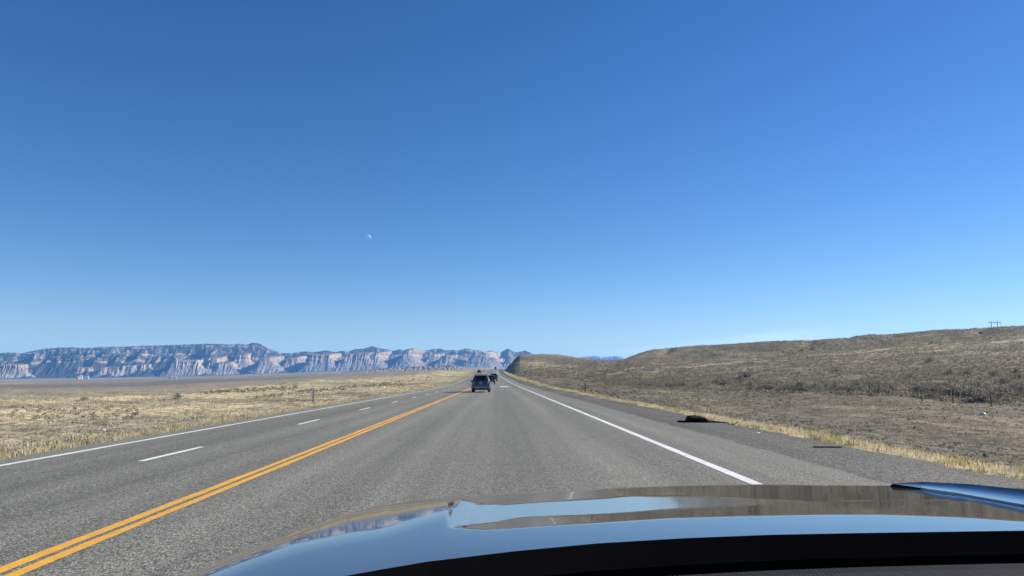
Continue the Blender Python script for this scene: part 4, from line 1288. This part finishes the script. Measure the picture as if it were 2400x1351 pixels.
def make_pickup(name, loc, rz, paint, label, cargo=False):
    root = empty(name, loc, rz); tag(root, label, 'pickup truck')
    Wz = lambda z: float(np.interp(z, [.5, .7, 1.15, 1.35], [.92, 1.0, 1.0, .985]))
    tops = [(0, 1.0, .62), (.02, 1.34, .58), (.1, 1.36, .56), (1.9, 1.36, .54), (2.0, 1.36, .54), (3.9, 1.34, .54), (4.3, 1.32, .54), (5.1, 1.26, .56), (5.35, 1.0, .62)]
    loft_body(tops, Wz, .55).build('body', paint, root)
    Wc = lambda z: float(np.interp(z, [1.3, 1.4, 1.95, 2.02], [.96, .94, .76, .70]))
    cab = [(1.95, 1.38, 1.3), (1.98, 1.75, 1.3), (2.06, 1.97, 1.3), (2.4, 2.03, 1.3), (3.2, 2.02, 1.3), (3.5, 1.9, 1.3), (4.0, 1.42, 1.3)]
    loft_body(cab, Wc, 1.3).build('cab', paint, root)
    def fn(u, v):
        z = 1.42 + .42 * u; x = (v * 2 - 1) * (.80 - .10 * u)
        return (x, float(np.interp(z, [1.38, 1.75, 1.97], [1.95, 1.98, 2.06])) - .02, z)
    o = curve_patch(fn, 5, 7).build('rear_window', M['glass'], root)
    md = o.modifiers.new('thickness', 'SOLIDIFY'); md.thickness = .01
    m = MB(); m.box((0, -.02, 1.06), (1.56, .04, .5), .02); m.build('tailgate', paint, root)
    m = MB(); m.box((0, -.1, .66), (1.9, .2, .16), .03); m.build('rear_bumper', M['steel'], root)
    for s in (-1, 1):
        m = MB(); m.box((s * .9, -.01, 1.1), (.15, .05, .4), .02); m.build('tail_lamp', M['tail_red'], root)
        for y in (1.0, 4.35): wheel(root, s * .86, y, .43, .29, s)
        mirror(root, s * 1.16, 3.6, 1.45, s, M['black_plastic'], (.24, .1, .28))
        def fn2(u, v):
            z = 1.42 + .42 * u; y = 2.15 + 1.5 * v - .35 * u * v
            return (s * (Wc(z) + .008), y, z)
        o = curve_patch(fn2, 4, 7).build('side_window', M['glass'], root)
        md = o.modifiers.new('thickness', 'SOLIDIFY'); md.thickness = .01
    def fn3(u, v):
        z = 1.46 + .40 * u; x = (v * 2 - 1) * (.80 - .12 * u)
        return (x, float(np.interp(z, [1.42, 1.9], [4.0, 3.5])) + .03, z + .01)
    o = curve_patch(fn3, 5, 7).build('windscreen', M['glass'], root)
    md = o.modifiers.new('thickness', 'SOLIDIFY'); md.thickness = .01
    if cargo:
        m = MB(); m.box((0, .95, 1.75), (1.75, 1.85, .75), .05); m.box((.35, .9, 2.25), (.9, 1.6, .3), .05); m.build('cargo', M['black_sheet'], root)
    return root
make_pickup('pickup_truck', road_p(1156.5, 186), 0, M['paint_navy'], 'dark lifted pickup truck with wide mirrors ahead of the boxy car')
make_pickup('pickup_truck', (lat_x(1161, 690), 690, float(zr(690))), 0, M['paint_black'], 'tiny dark loaded truck cresting the rise in the hill shadow', True)
make_suv('suv', (lat_x(1122.5, 405), 409, float(zr(406)) + .003), math.pi, M['paint_black'], 'tiny dark oncoming car in the left lanes above the grey car roof')

# ------------------------------------------------------------------ the car the photograph is taken from
car = empty('car', (0.45, 1.4, 0.0))
tag(car, 'dark grey glossy car bonnet, cowl and ribbed dashboard in the foreground', 'car')
m_, nt_, b_ = new_mat('hood_paint')
b_.inputs['Base Color'].default_value = (.05, .044, .035, 1); b_.inputs['Metallic'].default_value = 0; b_.inputs['Roughness'].default_value = .05
b_.inputs['Coat Weight'].default_value = .35; b_.inputs['Coat Roughness'].default_value = .015; b_.inputs['Coat IOR'].default_value = 1.5
M['hood'] = m_
def tri(cols_rows, c_): return np.interp(c_, [a for a, b in cols_rows], [b for a, b in cols_rows])
TOP = [(400, 1452), (800, 1352), (900, 1334), (1000, 1317), (1200, 1293), (1400, 1274), (1600, 1262), (1800, 1254), (2000, 1250), (2200, 1247), (2400, 1244), (2700, 1243)]
R4 = [(380, 1372), (425, 1351), (510, 1313), (590, 1283), (680, 1249), (760, 1224), (817, 1203), (900, 1183), (1000, 1169), (1080, 1160), (1110, 1164), (1150, 1161), (1233, 1157), (1400, 1145), (1567, 1138), (1775, 1135), (1942, 1137), (2100, 1138), (2400, 1144), (2700, 1160)]
HL = [.78, .72, .50, .39, .2]
def hood_surface():
    cols = np.concatenate([np.arange(400, 1030, 6.0), np.arange(1030, 1120, 2.0), np.arange(1120, 2560, 8.0)])
    N = 150
    r4 = tri(R4, cols)
    HRl = []
    S = np.linspace(0, 1, N)
    Vt = np.zeros((len(cols), N, 3))
    for i, c_ in enumerate(cols):
        top = r4[i]
        t = 1420 + (top + .6 - 1420) * S                   # image rows from the cowl to the visible edge
        # target forward slope for every row: left of the scoop edge and right of it
        dl = lambda r: (r - 886) / F
        b1 = tri([(380, 1400), (480, 1351), (600, 1304), (692, 1275), (817, 1248), (900, 1235), (983, 1208), (1050, 1190), (1120, 1180)], c_)
        b2 = tri([(380, 1390), (480, 1342), (600, 1292), (692, 1257), (733, 1240), (817, 1213), (900, 1195), (983, 1184), (1050, 1176), (1120, 1171)], c_)
        hm = float(np.interp(c_, [420, 600, 700, 800], [.84, .80, .68, .62])); md_ = top + .55 * (b2 - top)
        rr = np.array([top - 1, top + 2, md_, b2, b1, b1 + 30, 1450, 1600])
        ss = np.array([-dl(top) * max(HL[0], hm + .04), -dl(top) * max(HL[1], hm + .02), -dl(md_) * hm, -dl(b2) * HL[2], -dl(b1) * HL[3], -dl(b1) * HL[4], -.03, -.02])
        o_ = np.argsort(rr); sL = np.interp(t, rr[o_], ss[o_])
        c2_ = max(c_, 1046)
        lo = tri([(1046, 1237), (1150, 1242), (1275, 1233), (1400, 1226), (1567, 1215), (1733, 1210), (1942, 1206), (2067, 1206), (2250, 1212), (2400, 1222), (2600, 1240)], c2_)
        hi = tri([(1046, 1236), (1075, 1233), (1150, 1225), (1233, 1212), (1400, 1205), (1567, 1194), (1733, 1185), (1817, 1179), (1850, 1174), (2000, 1172), (2600, 1172)], c2_)
        le = tri([(1046, 1171), (1083, 1171), (1129, 1182), (1192, 1182), (1233, 1178), (1400, 1169), (1483, 1162), (1671, 1162), (1754, 1167), (1850, 1173), (2600, 1171)], c2_)
        kd = float(np.interp(c2_, [1046, 1075, 1110, 1300, 1600, 2600], [.24, .46, .58, .53, .475, .44])); kf = float(np.interp(c2_, [1046, 1200, 1500, 2600], [.66, .62, .53, .47]))
        w3 = min(2.0, (lo - hi) / 3)
        ls = float(np.interp(c2_, [1050, 1700, 1850, 1900], [.34, .36, .43, .52]))
        rr = np.array([top - 1, top + 2, le - w3, le + w3, hi - w3, hi + w3, lo - w3, lo + w3, 1300, 1600])
        ss = np.array([-dl(top) * (kf + .14), -dl(top) * kf, -dl(le) * min(kf, .56), -dl(le) * ls, -dl(hi) * ls, -dl(hi) * kd, -dl(lo) * kd, -dl(lo) * .2, -.03, -.02])
        o_ = np.argsort(rr, kind='stable'); sR = np.interp(t, rr[o_], ss[o_])
        edge_c = 1048 + (1237 - t) / 77.0 * 34.0
        wr_ = sstep(-2.5, 2.5, c_ - edge_c)
        s = sL * (1 - wr_) + sR * wr_
        tv = np.array([-(ray(c_, r)[2]) for r in t])       # exact downward slope of the ray per metre of depth
        Yv = np.zeros(N); Yv[0] = .345 / tv[0]
        for k in range(1, N):
            dt = tv[k] - tv[k - 1]
            den = max(.012, (s[k] + tv[k]))
            Yv[k] = Yv[k - 1] * math.exp(-dt / den)
        lim = min(1420.0, float(tri(TOP, c_)) + 24)       # the sheet ends under the cowl
        t2 = lim + (top + .6 - lim) * S
        Yv = np.interp(-t2, -t, Yv); t = t2; HRl.append(t2)
        d = np.array([ray(c_, r) for r in t])
        Vt[i, :, 0] = d[:, 0] * Yv; Vt[i, :, 1] = Yv; Vt[i, :, 2] = EYE + d[:, 2] * Yv
    # light smoothing along the columns keeps the sheet metal fair
    for it in range(2):
        Vt[1:-1, :, 2] = .25 * Vt[:-2, :, 2] + .5 * Vt[1:-1, :, 2] + .25 * Vt[2:, :, 2]
    # the nose rolls down in front
    nose = []
    last = Vt[:, -1, :]
    for j, (dy, dz) in enumerate([(.05, -.012), (.11, -.035), (.16, -.075), (.19, -.13), (.2, -.22)]):
        q = last.copy(); q[:, 1] += dy; q[:, 2] += dz; q[:, 0] *= (1 + .02 * j); nose.append(q)
    Vall = np.concatenate([Vt, np.stack(nose, 1)], axis=1)
    global HC, HR
    HC = cols; HR = np.array(HRl)
    return Vall
HV = hood_surface()
me = np_mesh('hood', HV.reshape(-1, 3) - np.array(car.location), grid_faces(HV.shape[0], HV.shape[1])[:, ::-1], 4)
hood = link('hood', me, M['hood'], car, True)
# right fender crest beyond the bonnet gap
def fender_surface():
    cols = np.concatenate([np.arange(2092, 2200, 4.0), np.arange(2200, 2720, 10.0)])
    lo = tri([(2092, 1134.2), (2240, 1155), (2400, 1183), (2720, 1240)], cols)
    hi = tri([(2092, 1133.6), (2140, 1131), (2170, 1130), (2275, 1135), (2400, 1148), (2720, 1186)], cols)
    FC = [2092, 2160, 2240, 2320, 2400, 2540]; FY = []
    for q in FC:                                        # it stands just in front of the bonnet surface
        k = int(np.argmin(np.abs(HC - q)))
        FY.append(.975 * np.interp(-np.interp(q, cols, lo), -HR[k], HV[k, :HR.shape[1], 1]))
    out = []
    for c_, a_, b_2 in zip(cols, lo, hi):
        Y = float(np.interp(c_, FC, FY))
        u = np.linspace(0, 1, 26)
        rr = a_ + (b_2 - a_) * u
        tv = np.array([-ray(c_, r)[2] for r in rr])
        ss = -.02 + .62 * u ** 2.2
        Ys = [Y]
        for i in range(1, 26): Ys.append(Ys[-1] * math.exp(-(tv[i] - tv[i - 1]) / (ss[i] + tv[i])))
        line = [P(c_, r, y) for r, y in zip(rr, Ys)]
        e = line[-1]
        line = [line[0] + Vector((0, .09, -.05))] + line + [e + Vector((.01, .02, -.004)), e + Vector((.03, .06, -.03)), e + Vector((.06, .12, -.12)), e + Vector((.08, .16, -.3))]
        out.append([p_ - car.location for p_ in line])
    return out
m = MB(); m.grid(fender_surface()); m.build('fender', M['hood'], car)
# lower body: flanks, bumper, grille, wheels
m = MB()
lf = [Vector(HV[k, -1]) for k in range(0, HV.shape[0], 6)]
fr = [p_ + Vector((0, .2, -.22)) for p_ in lf]
rows = []
for f_ in (0, .3, .6, 1):
    rows.append([Vector((p_.x * (1.02 + .02 * f_), p_.y - .02 * f_, p_.z * (1 - f_) + .35 * f_)) - car.location for p_ in fr])
m.grid(rows); m.build('front_bumper', M['hood'], car)
m = MB()
for k in range(4): m.box((.0, 1.75, .62 + .055 * k), (.9, .05, .03), .008)
m.build('grille', M['black_plastic'], car)
for s in (-1, 1):
    m = MB(); m.box((s * .88, .45, .62), (.12, 2.2, .62), .05); m.build('fender', M['hood'], car)
    wheel(car, s * .86, .9, .36, .24, s)
# black cowl and windscreen base band
def band_rows(top, bot):
    cols = np.arange(560, 2620, 10.0)
    rt = tri(top, cols); rb = tri(bot, cols)
    A, B = [], []
    for c_, a, b in zip(cols, rt, rb):
        Yt = .345 / ((a - 886) / F) - .10
        A.append(P(c_, a, Yt) - car.location); B.append(P(c_, b, Yt - .06) - car.location)
    return A, B
BOT = [(400, 1560), (900, 1420), (1200, 1358), (1400, 1338), (1600, 1325), (1800, 1315), (2000, 1308), (2200, 1303), (2400, 1299), (2700, 1295)]
A, B = band_rows(TOP, BOT)
m = MB(); m.grid([[p_ + Vector((0, .05, -.12)) for p_ in A], [p_ + Vector((0, .010, -.006)) for p_ in A], A, B, [p_ + Vector((0, .004, -.1)) for p_ in B]])
cowlm = plain('black_ceramic_band', (.0035, .0035, .004), .9, 0, 0, .1, spec=.0)
m.build('cowl', cowlm, car)
# ribbed dashboard: its front edge follows the curve of the windscreen
Bx = np.array([p_.x for p_ in B]); By = np.array([p_.y for p_ in B]); Bz = np.array([p_.z for p_ in B])
xs = np.arange(max(Bx.min(), -1.05), min(Bx.max(), 1.3), .0016)
ribs = .0018 * np.abs(np.sin(xs * math.pi / .0085))
fy = np.interp(xs, Bx, By) - .012; fz = np.interp(xs, Bx, Bz) - .006
Vd = []
for t in np.linspace(0, 1, 14):
    y = fy * (1 - t) + (-.85) * t
    Vd.append(np.stack([xs, y, fz + ribs - .012 * t + (-.01 if t == 0 else 0)], -1))
Vd = np.stack(Vd, 1)
dm = plain('grey_ribbed_plastic', (.022, .024, .029), .8, 0, 0, .1, spec=.12)
me = np_mesh('dashboard', Vd.reshape(-1, 3), grid_faces(len(xs), 14)[:, ::-1], 4)
link('dashboard', me, dm, car, True)

# ------------------------------------------------------------------ moon
mm = bpy.data.materials.new('moon_surface'); mm.use_nodes = True
nt = mm.node_tree; nt.nodes.clear()
out = nt.nodes.new('ShaderNodeOutputMaterial'); dif = nt.nodes.new('ShaderNodeBsdfDiffuse'); tr = nt.nodes.new('ShaderNodeBsdfTransparent')
add = nt.nodes.new('ShaderNodeAddShader'); mix = nt.nodes.new('ShaderNodeMixShader'); g_ = nt.nodes.new('ShaderNodeNewGeometry')
tcn = nt.nodes.new('ShaderNodeTexCoord').outputs['Object']
fm = mrange(nt, noise_node(nt, tcn, .02, 4, .6), .35, .65, .12, .24)
cb = nt.nodes.new('ShaderNodeCombineColor')
for k in range(3): nt.links.new(fm, cb.inputs[k])
nt.links.new(cb.outputs[0], dif.inputs['Color'])
nt.links.new(dif.outputs[0], add.inputs[0]); nt.links.new(tr.outputs[0], add.inputs[1])
nt.links.new(g_.outputs['Backfacing'], mix.inputs[0]); nt.links.new(add.outputs[0], mix.inputs[1]); nt.links.new(tr.outputs[0], mix.inputs[2])
nt.links.new(mix.outputs[0], out.inputs['Surface'])
mb = MB(); mb.ball((0, 0, 0), (160, 160, 160), 4)
moon = mb.build('moon', mm)
moon.location = P(863, 556, 21000)
tag(moon, 'pale half moon in the blue daytime sky above the cliffs', 'moon')

# ------------------------------------------------------------------ haze
HAZE = 5.6e-5
hm = bpy.data.materials.new('haze_air'); hm.use_nodes = True
nt = hm.node_tree; nt.nodes.clear()
out = nt.nodes.new('ShaderNodeOutputMaterial'); pv = nt.nodes.new('ShaderNodeVolumePrincipled')
pv.inputs['Color'].default_value = (.18, .48, 1.0, 1)
pv.inputs['Density'].default_value = HAZE
pv.inputs['Anisotropy'].default_value = 0.0
nt.links.new(pv.outputs[0], out.inputs['Volume'])
b = MB()
bpy.context.view_layer.update()
zs_ = [(o_.matrix_world @ Vector(c_)).z for o_ in bpy.data.objects if o_.type == 'MESH' and o_.name != 'moon' for c_ in o_.bound_box]
zt2, zb2 = max(zs_) + 12.0, min(zs_) - 1.0
b.box((0, 0, (zt2 + zb2) / 2), (38500, 38500, zt2 - zb2))
hz = b.build('haze', hm, None, False)
tag(hz, 'thin blue air haze over the valley', 'haze', kind='stuff')
